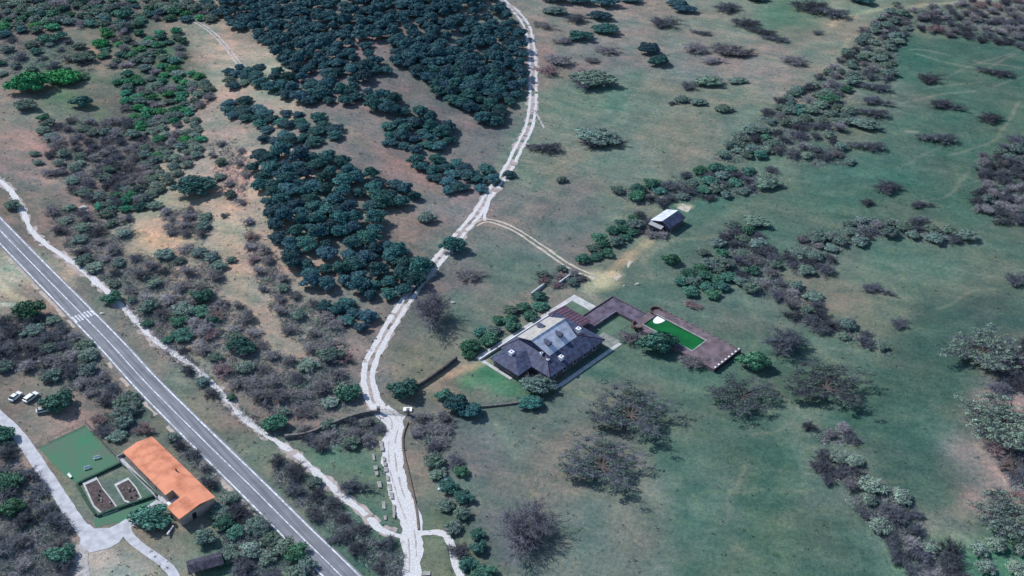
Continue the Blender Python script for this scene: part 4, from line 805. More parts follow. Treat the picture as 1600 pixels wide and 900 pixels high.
MAROON = mat('maroon_tiles', (0.105, 0.060, 0.085), 0.3, 0.9, rough=0.7, detail=8, bump=0.2, bscale=4)
PURP = mat('terrace_paving', (0.098, 0.082, 0.115), 0.4, 0.55, rough=0.8, detail=8)
DECK = mat('pool_deck_paving', (0.135, 0.105, 0.120), 0.3, 0.5, rough=0.85, detail=8)
STRIP = mat('pale_paving', (0.42, 0.43, 0.42), 0.16, 0.6, rough=0.9, detail=8)
GREY = mat('grey_render', (0.30, 0.31, 0.33), 0.12, 1.0, detail=8)  # plain grey for lean-to roof, low wall and wheel rims
# local frame: u along the ridge, v towards the lower right. x_local = u, y_local = -v
villa = thing('villa', 'slate roofed villa with pale upper roof and chimneys in the middle', 'house', (VO[0], VO[1], 0), VA)
def LB(): return MB()
b = LB(); b.box(.7, 24.7, .7, 20.0, -1, 2.95); b.box(-5.0, .69, 7.9, 18.4, -1, 2.9); b.build('wall', SHADED_WALL, villa)
# lower roof: hipped skirt up to the base of the upper roof
r = LB()
e0, e1, f0, f1 = 0, 25.4, 0, 20.8; i0, i1, j0, j1 = 5.0, 19.0, 6.0, 17.4; zt = 5.2; ze = 3.0
r.slab([(e0, f0, ze), (e1, f0, ze), (i1, j0, zt), (i0, j0, zt)], .22)
r.slab([(e1, f0, ze), (e1, f1, ze), (i1, j1, zt), (i1, j0, zt)], .22)
r.slab([(e1, f1, ze), (e0, f1, ze), (i0, j1, zt), (i1, j1, zt)], .22)
r.slab([(e0, f1, ze), (e0, f0, ze), (i0, j0, zt), (i0, j1, zt)], .22)
lowroof = r.build('lower_roof', SLATE, villa)
wr_ = LB()   # wing roof
wr_.slab([(-5.8, 7.3, 2.95), (2.2, 7.3, 3.1), (3.4, 12.9, 4.55), (-1.2, 12.9, 4.4)], .2)
wr_.slab([(2.2, 19.2, 3.1), (-5.8, 19.2, 2.95), (-1.2, 12.9, 4.4), (3.4, 12.9, 4.55)], .2)
wr_.slab([(-5.8, 19.2, 2.95), (-5.8, 7.3, 2.95), (-1.2, 12.9, 4.4)], .2)
wr_.build('wing_roof', SLATE, villa)
u_ = LB(); u_.prism([(4.9, 5.9), (19.1, 5.9), (19.1, 17.5), (4.9, 17.5)], 4.6, 5.22); u_.build('upper_wall', SLATE, villa)
g_ = LB()
for x in (4.85, 19.05):
    g_.prism([(x, 5.95), (x + .1, 5.95), (x + .1, 17.45), (x, 17.45)], 5.0, 5.24)
    b0 = len(g_.v); g_.v += [(x, 6.0, 5.2), (x, 17.4, 5.6), (x, 11.6, 8.1), (x + .1, 6.0, 5.2), (x + .1, 17.4, 5.6), (x + .1, 11.6, 8.1)]
    g_.f += [(b0, b0 + 1, b0 + 2), (b0 + 5, b0 + 4, b0 + 3), (b0, b0 + 3, b0 + 4, b0 + 1), (b0 + 1, b0 + 4, b0 + 5, b0 + 2), (b0 + 2, b0 + 5, b0 + 3, b0)]
g_.build('gable_end', SLATE, villa)
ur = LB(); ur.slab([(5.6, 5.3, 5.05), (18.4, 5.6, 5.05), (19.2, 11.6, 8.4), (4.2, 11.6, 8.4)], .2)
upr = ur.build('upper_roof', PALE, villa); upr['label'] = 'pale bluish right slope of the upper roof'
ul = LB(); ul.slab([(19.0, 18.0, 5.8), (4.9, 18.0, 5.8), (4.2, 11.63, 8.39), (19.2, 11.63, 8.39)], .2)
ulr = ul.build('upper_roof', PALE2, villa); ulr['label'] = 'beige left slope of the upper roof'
rc = LB(); rc.box(4.1, 19.3, 11.45, 11.8, 8.38, 8.52); rc.build('ridge_cap', STRIP, villa)
hc = LB()
for a, c in (((0, 0, 3.05), (5.0, 6.0, 5.25)), ((25.4, 0, 3.05), (19.0, 6.0, 5.25)), ((25.4, 20.8, 3.05), (19, 17.4, 5.25)), ((0, 20.8, 3.05), (5, 17.4, 5.25))): hc.tube(a, c, .13, .13, 5)
hc.build('hip_cap', MAROON, villa)
def dormer(x, y, z, s, par):
    d = LB(); d.prism([(x - .7, y - .9), (x + .7, y - .9), (x + .7, y + .9), (x - .7, y + .9)], z - .8, z + .35)
    d.slab([(x - .95, y - 1.2, z + .30), (x, y - 1.2, z + .95), (x, y + 1.5, z + .95), (x - .95, y + 1.2, z + .30)], .1)
    d.slab([(x, y - 1.2, z + .95), (x + .95, y - 1.2, z + .30), (x + .95, y + 1.2, z + .30), (x, y + 1.5, z + .95)], .1)
    o = d.build('dormer', SLATE, par); q = LB(); q.box(x - .45, x + .45, y - .93 * s - .02, y - .93 * s + .02, z - .3, z + .25); q.build('pane', DARK, o)
dormer(8.2, 8.4, 6.75, 1, villa); dormer(13.6, 8.6, 6.85, 1, villa); dormer(12.6, 15.2, 7.0, -1, villa)
def chimney(x, y, z, w_=.55, h=1.4):
    c = LB(); c.box(x - w_, x + w_, y - w_, y + w_, z - 1.0, z + h - .15); c.box(x - w_ - .12, x + w_ + .12, y - w_ - .12, y + w_ + .12, z + h - .15, z + h)
    o = c.build('chimney', WHITE, villa); p = LB(); p.cyl(x, y, z + h, z + h + .25, .2, 8); p.build('flue', DARK, o)
chimney(20.6, 7.0, 4.6, .6, 1.7); chimney(-1.0, 14.8, 4.0, .6, 1.2); chimney(7.8, 2.6, 4.0, .55, 1.1); chimney(4.4, 7.5, 5.2, .3, .6); chimney(4.2, 4.6, 4.4, .3, .6)
for x in (3, 7.5, 12, 16.5, 21):
    q = LB(); q.box(x - .7, x + .7, .66, .70, .9, 2.2); fr = q.build('window', WHITE, villa); q = LB(); q.box(x - .58, x + .58, .63, .655, 1.02, 2.08); q.build('pane', DARK, fr)
q = LB(); q.box(-5.04, -5.0, 11.5, 13.5, 0, 2.2); q.build('door', DARK, villa)
# maroon roofed annex at the far end
ax = LB(); ax.box(25.6, 29.5, 10.2, 20.0, -1, 2.5); ax.build('annex_wall', SHADED_WALL, villa)
ax = LB(); ax.slab([(22.5, 9.6, 3.3), (30.2, 9.6, 2.6), (30.2, 21.4, 2.6), (22.5, 21.4, 3.3)], .18); ax.build('annex_roof', MAROON, villa)
ax = LB()
for k in range(9): ax.slab([(23.4, 10.2 + k * 1.3, 3.30), (30.2, 10.2 + k * 1.3, 2.70), (30.2, 10.45 + k * 1.3, 2.70), (23.4, 10.45 + k * 1.3, 3.30)], .08)
ax.build('roof_batten', mat('purple_tiles', (.08, .05, .09), .2, 1), villa)
# things around the villa, all in the same frame
def vthing(name, label, cat, mb, m, kind=None, bevel=0, group=None):
    o = mb.build(name, m, None, bevel, (VO[0], VO[1], 0), VA)
    if kind: o['kind'] = kind
    else: tag(o, label, cat, group)
    return o
p = LB(); p.box(2.0, 30.2, -2.9, -1.6, -.5, .10); p.box(-.5, 2.0, -2.6, -1.4, -.5, .11); vthing('paving', None, None, p, STRIP, 'structure')
p = LB(); p.box(26.2, 31.0, -1.5, 5.2, -.5, .07); vthing('paving', None, None, p, mat('dull_paving', (.20, .22, .20), .25, .7, detail=8), 'structure')
p = LB(); p.box(-6.4, 39.5, 23.4, 25.2, -.5, .12); p.box(36.5, 39.6, 14.6, 23.38, -.5, .11); p.box(-6.3, -5.2, 10.2, 23.38, -.5, .10); p.box(-3.8, -1.2, 1.4, 2.6, -.5, .09); vthing('paving', None, None, p, STRIP, 'structure')
p = LB(); p.box(-6.3, 33, 23.05, 23.35, -.5, .75); vthing('garden_wall', 'long low pale wall running beside the villa terrace path', 'wall', p, WHITE)
p = LB(); p.box(-5.9, -5.1, 2.0, 2.3, -.5, .1); 
# raised terrace: walkway from the villa to the pool
def slabbox(mb, x0, x1, y0, y1, z=1.0): return mb.box(x0, x1, y0, y1, -1, z)
terr = thing('terrace', 'purple-grey raised stone terrace linking villa and pool', 'terrace', (VO[0], VO[1], 0), VA)
p = LB(); slabbox(p, 26.4, 46.6, 8.6, 14.6, .8); slabbox(p, 41.2, 46.6, .6, 8.58, .8); p.build('walkway', PURP, terr)
p = LB()
for a in ((30.4, 46.8, 14.62, 14.9), (46.62, 46.9, .6, 14.6), (41.0, 41.18, 1.2, 8.4), (31, 41.0, 8.4, 8.58)): p.box(*a, -.5, 1.15)
p.build('parapet', mat('parapet_stone', (.12, .105, .12), .3, 1.5), terr)
for k in range(11):
    x = 31.5 + k * 0.9; p = LB(); p.box(x - .12, x + .12, 8.36, 8.62, 1.15, 1.45); p.build('cap', mat('pale_cap', (.35, .36, .40), .1, 1), terr)
# pool terrace
pt = thing('pool_terrace', 'raised reddish-grey pool terrace with a dark retaining wall', 'terrace', (VO[0], VO[1], 0), VA)
PZ = 1.2; X0, X1, Y0, Y1 = 38.8, 52.2, -31.6, 0.5; A0, A1, B0, B1 = 41.6, 48.4, -21.2, -2.2
p = LB(); p.box(X0, A0, Y0, Y1, -1.2, PZ); p.box(A1, X1, Y0, Y1, -1.2, PZ); p.box(A0, A1, Y0, B0, -1.2, PZ); p.box(A0, A1, B1, Y1, -1.2, PZ); p.build('deck', DECK, pt)
p = LB(); p.box(X0 - .02, X1 + .3, Y0 - .22, Y0 - .01, -1.2, PZ + .12); p.build('retaining_wall', mat('dark_stone', (.035, .03, .035), .3, 1.5), pt)
p = LB(); p.box(A0 - .45, A0 - .01, B0 - .45, B1 + .3, PZ, PZ + .06); p.box(A1 + .01, A1 + .45, B0 - .45, B1 + .3, PZ, PZ + .06); p.box(A0 - .01, A1 + .01, B0 - .45, B0 - .02, PZ, PZ + .06); p.build('coping', mat('coping', (.26, .27, .27), .2, 1), pt)
for k in range(8):
    p = LB(); yy = Y0 + .15; x = X0 + .7 + k * 1.75; p.box(x - .2, x + .2, yy - .2, yy + .2, PZ, PZ + .4); p.box(x - .27, x + .27, yy - .27, yy + .27, PZ + .4, PZ + .5); p.build('post', WHITE, pt)
for k in range(14):
    p = LB(); x = X1 - .25; yy = Y0 + 1.5 + k * 2.1; p.box(x - .15, x + .15, yy - .15, yy + .15, PZ, PZ + .35); p.build('kerb_stone', mat('kerb_stone', (.22, .17, .18), .3, 2), pt)
pool = thing('swimming_pool', 'rectangular pool of bright green water with white curved steps', 'swimming pool', (VO[0], VO[1], 0), VA)
WATER = mat('green_water', (0.004, 0.098, 0.018), 0.35, 0.12, rough=0.12, spec=0.35)
p = LB(); p.box(A0, A1, B0, B1, .2, .92); p.build('water', WATER, pool)
p = LB(); p.box(A0 + .01, A1 - .01, B0 + .01, B1 - .01, -.9, .18); p.build('basin', STRIP, pool)
p = LB(); n = 20
pts = [(A1 - .05, B1 - .05)] + [(A1 - .05 - 4.4 * math.sin(t_), B1 - .05 - 3.3 * math.cos(t_)) for t_ in [i * math.pi / 2 / n for i in range(n + 1)]]
pts = [(A1 - .05 - 3.6 * max(0, math.sin(i * math.pi / 24)) ** .8, B1 - .3 - 3.2 + 3.2 * (1 + math.cos(i * math.pi / 24)) / 2 * 1.0) for i in range(25)]
p.prism(pts if False else [(x, y) for x, y in reversed(pts)], .5, .97); p.build('steps', WHITE, pool)
def arc(cx, cy, r, a0, a1, z, label):
    m = LB(); n = 12
    for i in range(n):
        t0 = a0 + (a1 - a0) * i / n; t1 = a0 + (a1 - a0) * (i + 1) / n
        q = [(cx + r * math.cos(t0), cy + r * math.sin(t0)), (cx + (r + .35) * math.cos(t0), cy + (r + .35) * math.sin(t0)), (cx + (r + .35) * math.cos(t1), cy + (r + .35) * math.sin(t1)), (cx + r * math.cos(t1), cy + r * math.sin(t1))]
        m.prism(q, z - .3, z + .75)
    vthing('curved_bench', label, 'bench', m, mat('brown_stone', (.11, .075, .065), .3, 2))
arc(49.6, -.8, 1.7, -.4, 3.3, PZ, 'curved brown stone bench on the far corner of the pool terrace')
arc(39.9, -1.4, 1.7, 1.1, 4.6, PZ, 'curved brown stone bench where the walkway meets the pool terrace')
# courts
p = LB(); p.box(30.4, 36.4, 15.1, 23.0, -.5, .05); p.box(31.5, 40.9, 1.8, 8.3, -.5, .05); vthing('court_grass', None, None, p, mat('court_grass', s2l((84, 106, 90)), .15, .4, detail=8), 'structure')

# walls and gate by the dirt road
def wall_px(name, pts, h, wd, m, label, cat='wall', seed=0):
    P = smooth([G(*q)[:2] for q in pts], 1.5); mb = MB(); rd = random.Random(seed)
    for a, c in zip(P[:-1], P[1:]):
        d = (c - a); L = np.linalg.norm(d)
        if L < 1e-3: continue
        nn_ = np.array([-d[1], d[0]]) / L * wd / 2; za = hz(*a); hh = h * rd.uniform(.9, 1.08)
        q = [a - nn_, c - nn_, c + nn_, a + nn_]; mb.prism([tuple(v) for v in q], za - .6, za + hh)
    o = mb.build(name, m); tag(o, label, cat); return o
FST = mat('field_stone', (0.17, 0.155, 0.15), 0.35, 1.5, detail=8, bump=.4)
DST = mat('dark_field_stone', (0.075, 0.07, 0.075), 0.35, 1.5, detail=8, bump=.4)
wall_px('stone_wall', [(445, 685), (480, 680), (515, 666), (560, 650), (590, 645)], 1.2, .6, FST, 'long field stone wall left of the gate')
wall_px('stone_wall', [(640, 612), (662, 600), (688, 582), (714, 562)], 1.3, .5, DST, 'dark stone wall climbing from the gate to the villa')
wall_px('stone_wall', [(750, 637), (790, 633), (850, 625)], .6, .35, FST, 'thin brownish wall along the front of the villa lawn')
wall_px('stone_wall', [(830, 462), (850, 446)], 1.0, .5, CONC, 'short pale wall left of the sandy turning place')
wall_px('stone_wall', [(873, 445), (893, 430)], 1.0, .5, CONC, 'short pale wall nearest the sandy turning place')
wall_px('kerb', [(637, 660), (630, 680), (630, 705), (638, 740), (645, 770), (651, 800), (654, 828)], .35, .5, mat('rusty_kerb', (.15, .12, .10), .25, 1.5), 'brown kerb along the right side of the dirt road', 'kerb')
gate = thing('gate', 'dark metal gate between stone pillars across the dirt road', 'gate', G(612, 646)[:2] + (0,), 0)
gx, gy, _ = G(612, 646); a0 = np.array(G(592, 645)[:2]) - (gx, gy); a1 = np.array(G(638, 648)[:2]) - (gx, gy)
for a in (a0, a1):
    p = MB(); p.box(a[0] - .4, a[0] + .4, a[1] - .4, a[1] + .4, -.5, 2.0); p.box(a[0] - .5, a[0] + .5, a[1] - .5, a[1] + .5, 2.0, 2.15); p.build('pillar', FST, gate)
for s0, s1 in ((a0, a0 * .5 + a1 * .5), (a0 * .5 + a1 * .5, a1)):
    p = MB()
    for z in (.3, .8, 1.4): p.tube((*s0, z), (*s1, z), .05, .05)
    for k in range(12): c = s0 + (s1 - s0) * k / 11; p.tube((*c, .2), (*c, 1.5), .03, .03, 4)
    p.build('gate_leaf', DST, gate)
pl = MB(); x, y, _ = G(637, 641); pl.box(x - 1.3, x + 1.3, y - .9, y + .9, -.2, .45); tag(pl.build('pale_block', WHITE, None, .05), 'pale stone block beside the gate', 'block')
# rows of pale kerb stones left of the dirt road
kp = [[(581, 697), (585, 720), (590, 745), (597, 772)], [(596, 695), (601, 722), (606, 748), (612, 775), (616, 800), (614, 826)], [(600, 790), (604, 825)]]
STONE = mat('white_stone', (0.30, 0.29, 0.28), .25, 1.5, detail=8, bump=.3); rd = random.Random(9)
for row, lab in zip(kp, ('outer', 'inner', 'lowest')):
    P = smooth(gl(row), 1.0); k = 0
    while k < len(P) - 3:
        a = P[k]; t_ = math.atan2(*(P[min(k + 2, len(P) - 1)] - a)[::-1]); L = rd.uniform(.8, 1.5); wdt = rd.uniform(.35, .6); hh = rd.uniform(.25, .5)
        m = MB(); m.prism([(-L * rd.uniform(.8, 1), -wdt), (L * rd.uniform(.7, 1), -wdt * .8), (L, wdt * .7), (-L * .8, wdt)], -.2, hh)
        o = m.build('kerb_stone', STONE, None, .08, (a[0], a[1], 0), t_); nb = sum(1 for q in scn.objects if q.get('group') == 'white boulders in the %s row' % lab); tag(o, '%s white boulder from the top in the %s row left of the dirt road' % ((['first'] + ORD[1:])[nb], lab), 'stone', 'white boulders in the %s row' % lab)
        k += rd.choice((2, 3, 3, 4))
x, y, _ = G(692, 757); p = MB(); p.prism([(-.5, -2.6), (.55, -2.4), (.45, 2.5), (-.6, 2.6)], -.1, .35); tag(p.build('stone_slab', WHITE, None, .06, (x, y, 0), -.35), 'long white slab lying right of the dirt road', 'slab')
x, y, _ = G(806, 884) if False else G(665, 897); p = MB(); p.prism([(-1.2, -.5), (1.1, -.7), (1.3, .5), (-.9, .7)], -.1, .3); tag(p.build('stone_slab', STONE, None, .06, (x, y, 0), .2), 'pale flat rock at the bottom of the dirt road', 'rock')

# ------------------------------------------------------------------ shed
SO = G(1038.5, 343, 4.0); shed = thing('shed', 'small gabled shed, one roof slope painted sunlit and one shaded', 'shed', (SO[0], SO[1], 0), R(48))
p = MB(); p.box(-1.0, 7.6, -3.0, 4.4, -.5, 2.5); p.build('wall', SHADED_WALL, shed)
p = MB(); p.slab([(8.3, 5.0, 2.4), (-1.6, 5.0, 2.4), (-1.6, .02, 4.05), (8.3, .02, 4.05)], .15); o = p.build('roof', PALE, shed); o['label'] = 'left roof slope with sunlit paleness painted in'  # sunlit side of the roof, brightness set by the pale colour
p = MB(); p.slab([(-1.6, -3.6, 2.5), (8.3, -3.6, 2.5), (8.3, 0, 4.05), (-1.6, 0, 4.05)], .15); o = p.build('roof', SLATE, shed); o['label'] = 'right roof slope with shade painted in'  # side turned from the sun, its shade painted with the slate colour
p = MB(); p.box(-3.0, -1.02, -.8, 4.4, -.5, 1.7); p.build('annex_wall', SHADED_WALL, shed)
p = MB(); p.slab([(-3.3, -1.0, 1.8), (-1.7, -1.0, 2.3), (-1.7, 4.6, 2.3), (-3.3, 4.6, 1.8)], .12); p.build('annex_roof', GREY, shed)
p = MB(); p.box(7.61, 7.66, -.9, .9, 0, 2.0); p.build('door', DARK, shed)
sheet('yard', [(1058, 326), (1066, 318), (1080, 324), (1074, 332)], SANDY, .04)

# ------------------------------------------------------------------ orange roofed house
OO = G(237.6, 681.7, 3.5); oh = thing('orange_house', 'long house with an orange tiled roof beside the asphalt road', 'house', (OO[0], OO[1], 0), R(-46))
def orange_mat():
    m = bpy.data.materials.new('orange_tiles'); m.use_nodes = True; n = m.node_tree; L = n.links; b_ = n.nodes['Principled BSDF']; b_.inputs['Roughness'].default_value = .85
    tc = n.nodes.new('ShaderNodeTexCoord'); nz = n.nodes.new('ShaderNodeTexNoise'); nz.inputs['Scale'].default_value = .35; nz.inputs['Detail'].default_value = 9; L.new(tc.outputs['Object'], nz.inputs[0])
    rp = n.nodes.new('ShaderNodeValToRGB'); rp.color_ramp.elements[0].position = .28; rp.color_ramp.elements[1].position = .56
    rp.color_ramp.elements[0].color = (.50, .165, .085, 1); rp.color_ramp.elements[1].color = (.80, .31, .175, 1); L.new(nz.outputs[0], rp.inputs[0])
    wv = n.nodes.new('ShaderNodeTexWave'); wv.inputs['Scale'].default_value = 1.4; wv.bands_direction = 'X'; wv.inputs['Distortion'].default_value = .6; L.new(tc.outputs['Object'], wv.inputs[0])
    mx = n.nodes.new('ShaderNodeMix'); mx.data_type = 'RGBA'; mx.blend_type = 'MULTIPLY'; mx.inputs[0].default_value = .34; L.new(rp.outputs[0], mx.inputs[6]); L.new(wv.outputs[0], mx.inputs[7])
    L.new(mx.outputs[2], b_.inputs['Base Color']); bp = n.nodes.new('ShaderNodeBump'); bp.inputs['Strength'].default_value = .4; bp.inputs['Distance'].default_value = .08; L.new(wv.outputs[0], bp.inputs['Height']); L.new(bp.outputs[0], b_.inputs['Normal']); return m
OR = orange_mat()
def rz_(v): return 3.5 + .75 - abs(v - 4.5) * (.75 / 4.5)
p = MB()
for (a, c), ve in (((0, 22.5), 9.0), ((22.5, 26.2), 6.8), ((26.2, 32.2), 10.8)):
    p.slab([(c, 0, rz_(0)), (a, 0, rz_(0)), (a, -4.5, rz_(4.5)), (c, -4.5, rz_(4.5))], .2)
    p.slab([(c, -4.5, rz_(4.5)), (a, -4.5, rz_(4.5)), (a, -ve, rz_(ve)), (c, -ve, rz_(ve))], .2)
p.build('roof', OR, oh)
p = MB(); p.box(.4, 22.4, -8.6, -.4, -.5, 3.3); p.box(22.4, 26.3, -6.4, -.4, -.5, 3.28); p.box(26.3, 31.8, -10.3, -.4, -.5, 3.2); p.build('wall', mat('warm_plaster', (.33, .27, .24), .15, .8), oh)
p = MB(); p.box(0, 32.2, -4.62, -4.38, 4.2, 4.32); p.build('ridge_cap', OR, oh)
p = MB(); p.box(22.6, 26.1, -9.3, -6.5, -.3, .9); p.build('porch', WHITE, oh)
for x in (3, 7.5, 12, 16.5, 20.5):
    q = MB(); q.box(x - .6, x + .6, -8.64, -8.6, 1, 2.3); fr = q.build('window', WHITE, oh); q = MB(); q.box(x - .48, x + .48, -8.67, -8.645, 1.1, 2.2); q.build('pane', DARK, fr)
q = MB(); q.box(31.8, 31.85, -7, -5.8, 0, 2.1); q.build('door', DARK, oh)
p = MB(); p.cyl(17.0, -2.4, 3.6, 4.7, .22, 8); p.build('flue', mat('rust', (.12, .07, .05), .2, 2), oh)
def oth(name, label, cat, mb, m, kind=None, bevel=0):
    o = mb.build(name, m, None, bevel, (OO[0], OO[1], 0), R(-46))
    if kind: o['kind'] = kind
    else: tag(o, label, cat)
    return o
p = MB(); p.box(-2.6, 19, -9.9, -8.9, -.3, .12); oth('paving', 0, 0, p, CONC, 'structure')
p = MB(); p.box(-2.6, 19, -10.2, -9.95, -.3, .85); p.box(-2.6, -2.35, -9.9, -6.0, -.3, .85); oth('garden_wall', 'low pale wall along the front of the orange roofed house', 'wall', p, GREY)
p = MB(); p.tube((30.5, -12.0, .3), (32.5, -14.8, .9), .22, .22, 6); oth('white_beam', 'white beam lying outside the corner of the orange house', 'beam', p, WHITE)
tank = thing('water_tank', 'round white tank beside the end wall of the orange house', 'tank', G(309, 800)[:2] + (0,))
p = MB(); p.cyl(0, 0, 0, 1.2, .7, 14); p.cyl(0, 0, 1.2, 1.45, .7, 14, .3); p.build('tank_body', WHITE, tank); p = MB(); p.cyl(0, 0, 1.45, 1.6, .2, 10); p.build('lid', DARK, tank)

# garden beds, edges and fence
HEDGE = mat('clipped_hedge', (.035, .085, .06), .35, 1.5, detail=8, bump=.6)
def hedge(pts, h, wd, label, name='hedge', m=None, cat='hedge', seed=1): return wall_px(name, pts, h, wd, m or HEDGE, label, cat, seed)
hedge([(121, 757), (155, 741), (189, 725)], .7, .6, 'clipped hedge between the lawn and the planting beds')
hedge([(189, 725), (218, 748), (246, 774)], .45, .4, 'low clipped edge beside the front wall of the orange house')
hedge([(121, 759), (135, 783), (150, 806)], .7, .6, 'clipped hedge on the drive side of the planting beds')
hedge([(152, 807), (185, 795), (218, 784), (244, 775)], .7, .7, 'clipped hedge on the forecourt side of the planting beds')
FEN = mat('fence_wire', (.10, .11, .11), .2, 1)
def fence(pts, label):
    P = smooth([G(*q)[:2] for q in pts], 2.5); e = thing('wire_fence', label, 'fence', (P[0][0], P[0][1], 0))
    w_ = MB()
    for a, c in zip(P[:-1], P[1:]):
        for z in (.4, .8, 1.2): w_.tube((a[0] - P[0][0], a[1] - P[0][1], z), (c[0] - P[0][0], c[1] - P[0][1], z), .035, .035, 4)
    w_.build('wire', FEN, e)
    for a in P: q = MB(); q.tube((a[0] - P[0][0], a[1] - P[0][1], -.3), (a[0] - P[0][0], a[1] - P[0][1], 1.3), .06, .05, 5); q.build('post', FEN, e)
fence([(56, 698), (95, 680), (134, 662)], 'thin wire fence on the far side of the lawn')
fence([(134, 662), (160, 692), (188, 723)], 'thin wire fence on the right side of the lawn')
fence([(188, 668), (200, 660), (218, 662), (235, 680)], 'thin wire fence round the plot above the orange roof')
fence([(1122, 735), (1150, 760)], 'x') if False else None
SOIL = mat('dark_soil', (.075, .058, .058), .4, 1.2, detail=8); 
for pts, ring, lb in (([(134, 759), (152, 751), (160, 765), (172, 780), (181, 793), (160, 801), (148, 790)], 1, 'left'), ([(183, 760), (201, 751), (212, 764), (219, 778), (207, 786), (196, 782)], 1, 'right')):
    cx = sum(a for a, _ in pts) / len(pts); cy = sum(b_ for _, b_ in pts) / len(pts)
    bx, by, _ = G(cx, cy); e = thing('planting_bed', '%s planting bed of dark soil edged with pale kerb beside the orange house' % lb, 'flower bed', (bx, by, 0))
    P = np.array(gl(pts)) - (bx, by); 
    if np.cross(P[1] - P[0], P[2] - P[1]) < 0: P = P[::-1]
    m = MB(); m.prism([tuple(v) for v in P], -.2, .16); m.build('soil', SOIL, e)
    m = MB()
    for a, c in zip(P, np.roll(P, -1, 0)):
        o1, o2 = a * 1.22, c * 1.22; m.prism([tuple(a * 1.02), tuple(c * 1.02), tuple(o2), tuple(o1)][::-1], -.2, .25)
    m.build('kerb', STRIP, e)
    rd = random.Random(len(lb)); 
    for k in range(6):
        a = P[rd.randrange(len(P))] * rd.uniform(.1, .75); q = MB(); q.cyl(a[0], a[1], .1, .55, .35, 7, .2); q.build('plant', HEDGE if k % 2 else mat('pale_plant', (.3, .27, .25), .3, 2), e)
def seat(px, py, rz, label):
    x, y, _ = G(px, py); e = thing('garden_bench', label, 'bench', (x, y, 0), rz)
    p = MB(); p.box(-.9, .9, -.25, .25, .42, .5); p.build('seat', WHITE, e); p = MB(); p.box(-.9, .9, .25, .31, .5, .95); p.build('backrest', WHITE, e)
    for s in (-.7, .7): p = MB(); p.box(s - .06, s + .06, -.2, .25, 0, .42); p.build('leg', DST, e)
seat(137, 733, .5, 'white garden bench in the middle of the lawn'); seat(109, 745, -.8, 'white garden bench on the lawn nearest the drive'); seat(152, 717, .4, 'white garden bench on the lawn farthest from the drive')
# dark tiled shelter
sx, sy, _ = G(322, 887); sh = thing('shelter', 'small dark tiled shelter at the bottom by the thicket', 'shelter', (sx, sy, 0), R(22))
for a, c in ((-3.6, -1.6), (3.6, -1.6), (3.6, 1.6), (-3.6, 1.6)): p = MB(); p.tube((a, c, -.3), (a, c, 2.0), .12, .1, 6); p.build('post', BARK, sh)
p = MB(); p.slab([(-4.3, -2.2, 1.9), (4.3, -2.2, 1.9), (4.3, 0, 2.6), (-4.3, 0, 2.6)], .12); p.slab([(4.3, 2.2, 1.9), (-4.3, 2.2, 1.9), (-4.3, .02, 2.6), (4.3, .02, 2.6)], .12); p.build('roof', mat('dark_tiles', (.045, .045, .065), .5, 1.2, detail=8), sh)

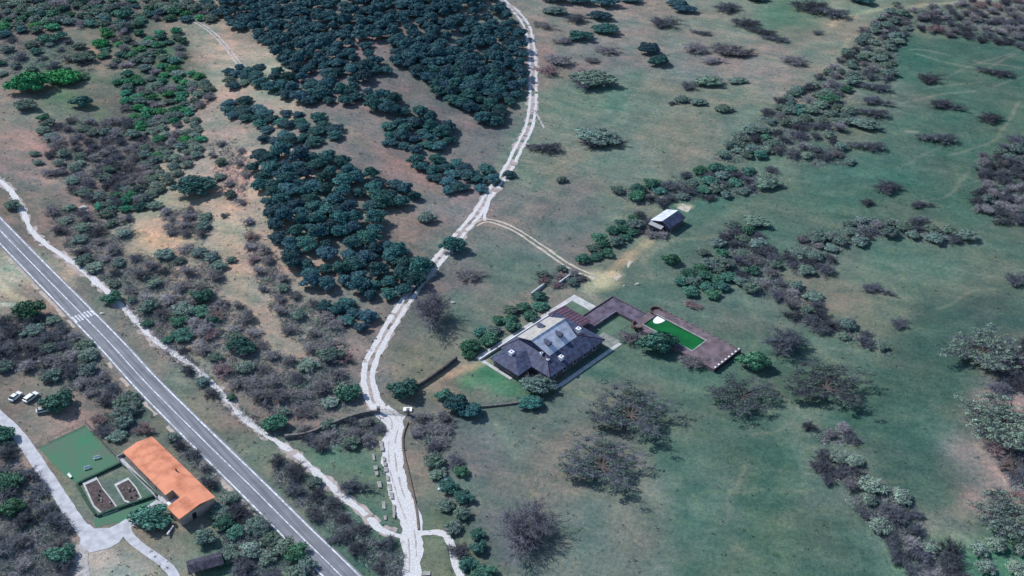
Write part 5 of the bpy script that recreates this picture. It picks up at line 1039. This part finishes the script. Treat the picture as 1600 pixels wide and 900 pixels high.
# ------------------------------------------------------------------ cars
PNT = mat('white_car_paint', (.68, .70, .70), .03, 1, rough=.3, spec=.5)
def car(px, py, rz, label, van=False, paint=None):
    x, y, _ = G(px, py); e = thing('parked_car', label, 'car', (x, y, .0), rz); pm = paint or PNT
    L, W_ = (2.4, .95) if van else (2.1, .88)
    prof = [(-L, .35), (L, .35), (L + .05, .75), (L - .25, .95), (L - 1.15, 1.02), (-L + .1, 1.02), (-L, .8)]
    m = MB(); b0 = 0
    for s in (-W_, W_): m.v += [(a, s, z) for a, z in prof]
    n = len(prof); m.f += [tuple(range(n)), tuple(reversed(range(n, 2 * n)))] + [(i, i + n, (i + 1) % n + n, (i + 1) % n) for i in range(n)]
    body = m.build('body', pm, e, .08)
    cab = [(-L + .25, 1.0), (L - 1.15, 1.0), (L - 1.85, 1.48), (-L + (.4 if van else .9), 1.48)]
    m = MB()
    for s, w2 in ((-1, W_ - .08), (1, W_ - .08)): m.v += [(a, s * (w2 - (z - 1.0) * .3), z) for a, z in cab]
    n = 4; m.f += [tuple(range(n)), tuple(reversed(range(n, 2 * n)))] + [(i, i + n, (i + 1) % n + n, (i + 1) % n) for i in range(n)]
    m.build('windows', DARK, e, .03)
    m = MB(); m.box(-L + (.42 if van else .9), L - 1.85, -(W_ - .22), W_ - .22, 1.47, 1.55); m.build('roof', pm, e, .03)
    for a in (-L + .75, L - .8):
        for s in (-1, 1):
            q = MB(); q.tube((a, s * (W_ - .18), .33), (a, s * (W_ + .03), .33), .33, .33, 14); wl = q.build('wheel', DARK, e)
            q = MB(); q.tube((a, s * (W_ + .02), .33), (a, s * (W_ + .05), .33), .18, .18, 10); q.build('rim', GREY, wl)
    for s in (-.6, .6): q = MB(); q.box(L + .0, L + .07, s - .16, s + .16, .68, .84); q.build('headlight', STRIP, e)
car(25, 622, R(66), 'white hatchback, left one of two cars parked below the thicket')
car(49, 623, R(60), 'white long estate car, right one of two parked side by side', True)
car(69, 643, R(22), 'pale car half hidden under the rich green tree', False, mat('silver_paint', (.45, .5, .5), .03, 1, rough=.3, spec=.5))

# odd rocks
RK = mat('pale_rock', (.42, .41, .38), .2, 1)
for px, py, r, lb in ((197, 111, 1.3, 'pale rock at the end of the ravine gully'), (975, 447, .6, 'small pale rock right of the sandy turning place'), (996, 444, .8, 'pale yellowish rock in the grass above the walkway'), (160, 490, .9, 'pale rock beside the zebra crossing'), (708, 473, .9, 'whitish rock right of the track above the bare tree'), (130, 325, 1.8, 'chalky outcrop at the edge of the grey thicket'), (135, 332, 1.4, 'smaller chalky outcrop below the grey thicket')):
    x, y, z = G(px, py); V = ICO[0] * np.array([r, r * .7, r * .45]) * (1 + .18 * np.random.RandomState(int(px)).normal(size=(len(ICO[0]), 1)))
    o = link('rock', npmesh('rock', V, ICO[1], RK), None, (x, y, z)); tag(o, lb, 'rock')
from collections import Counter
print(Counter(o.name.split('.')[0] for o in scn.objects if o.parent is None).most_common(12))
print('objects', len(scn.objects))
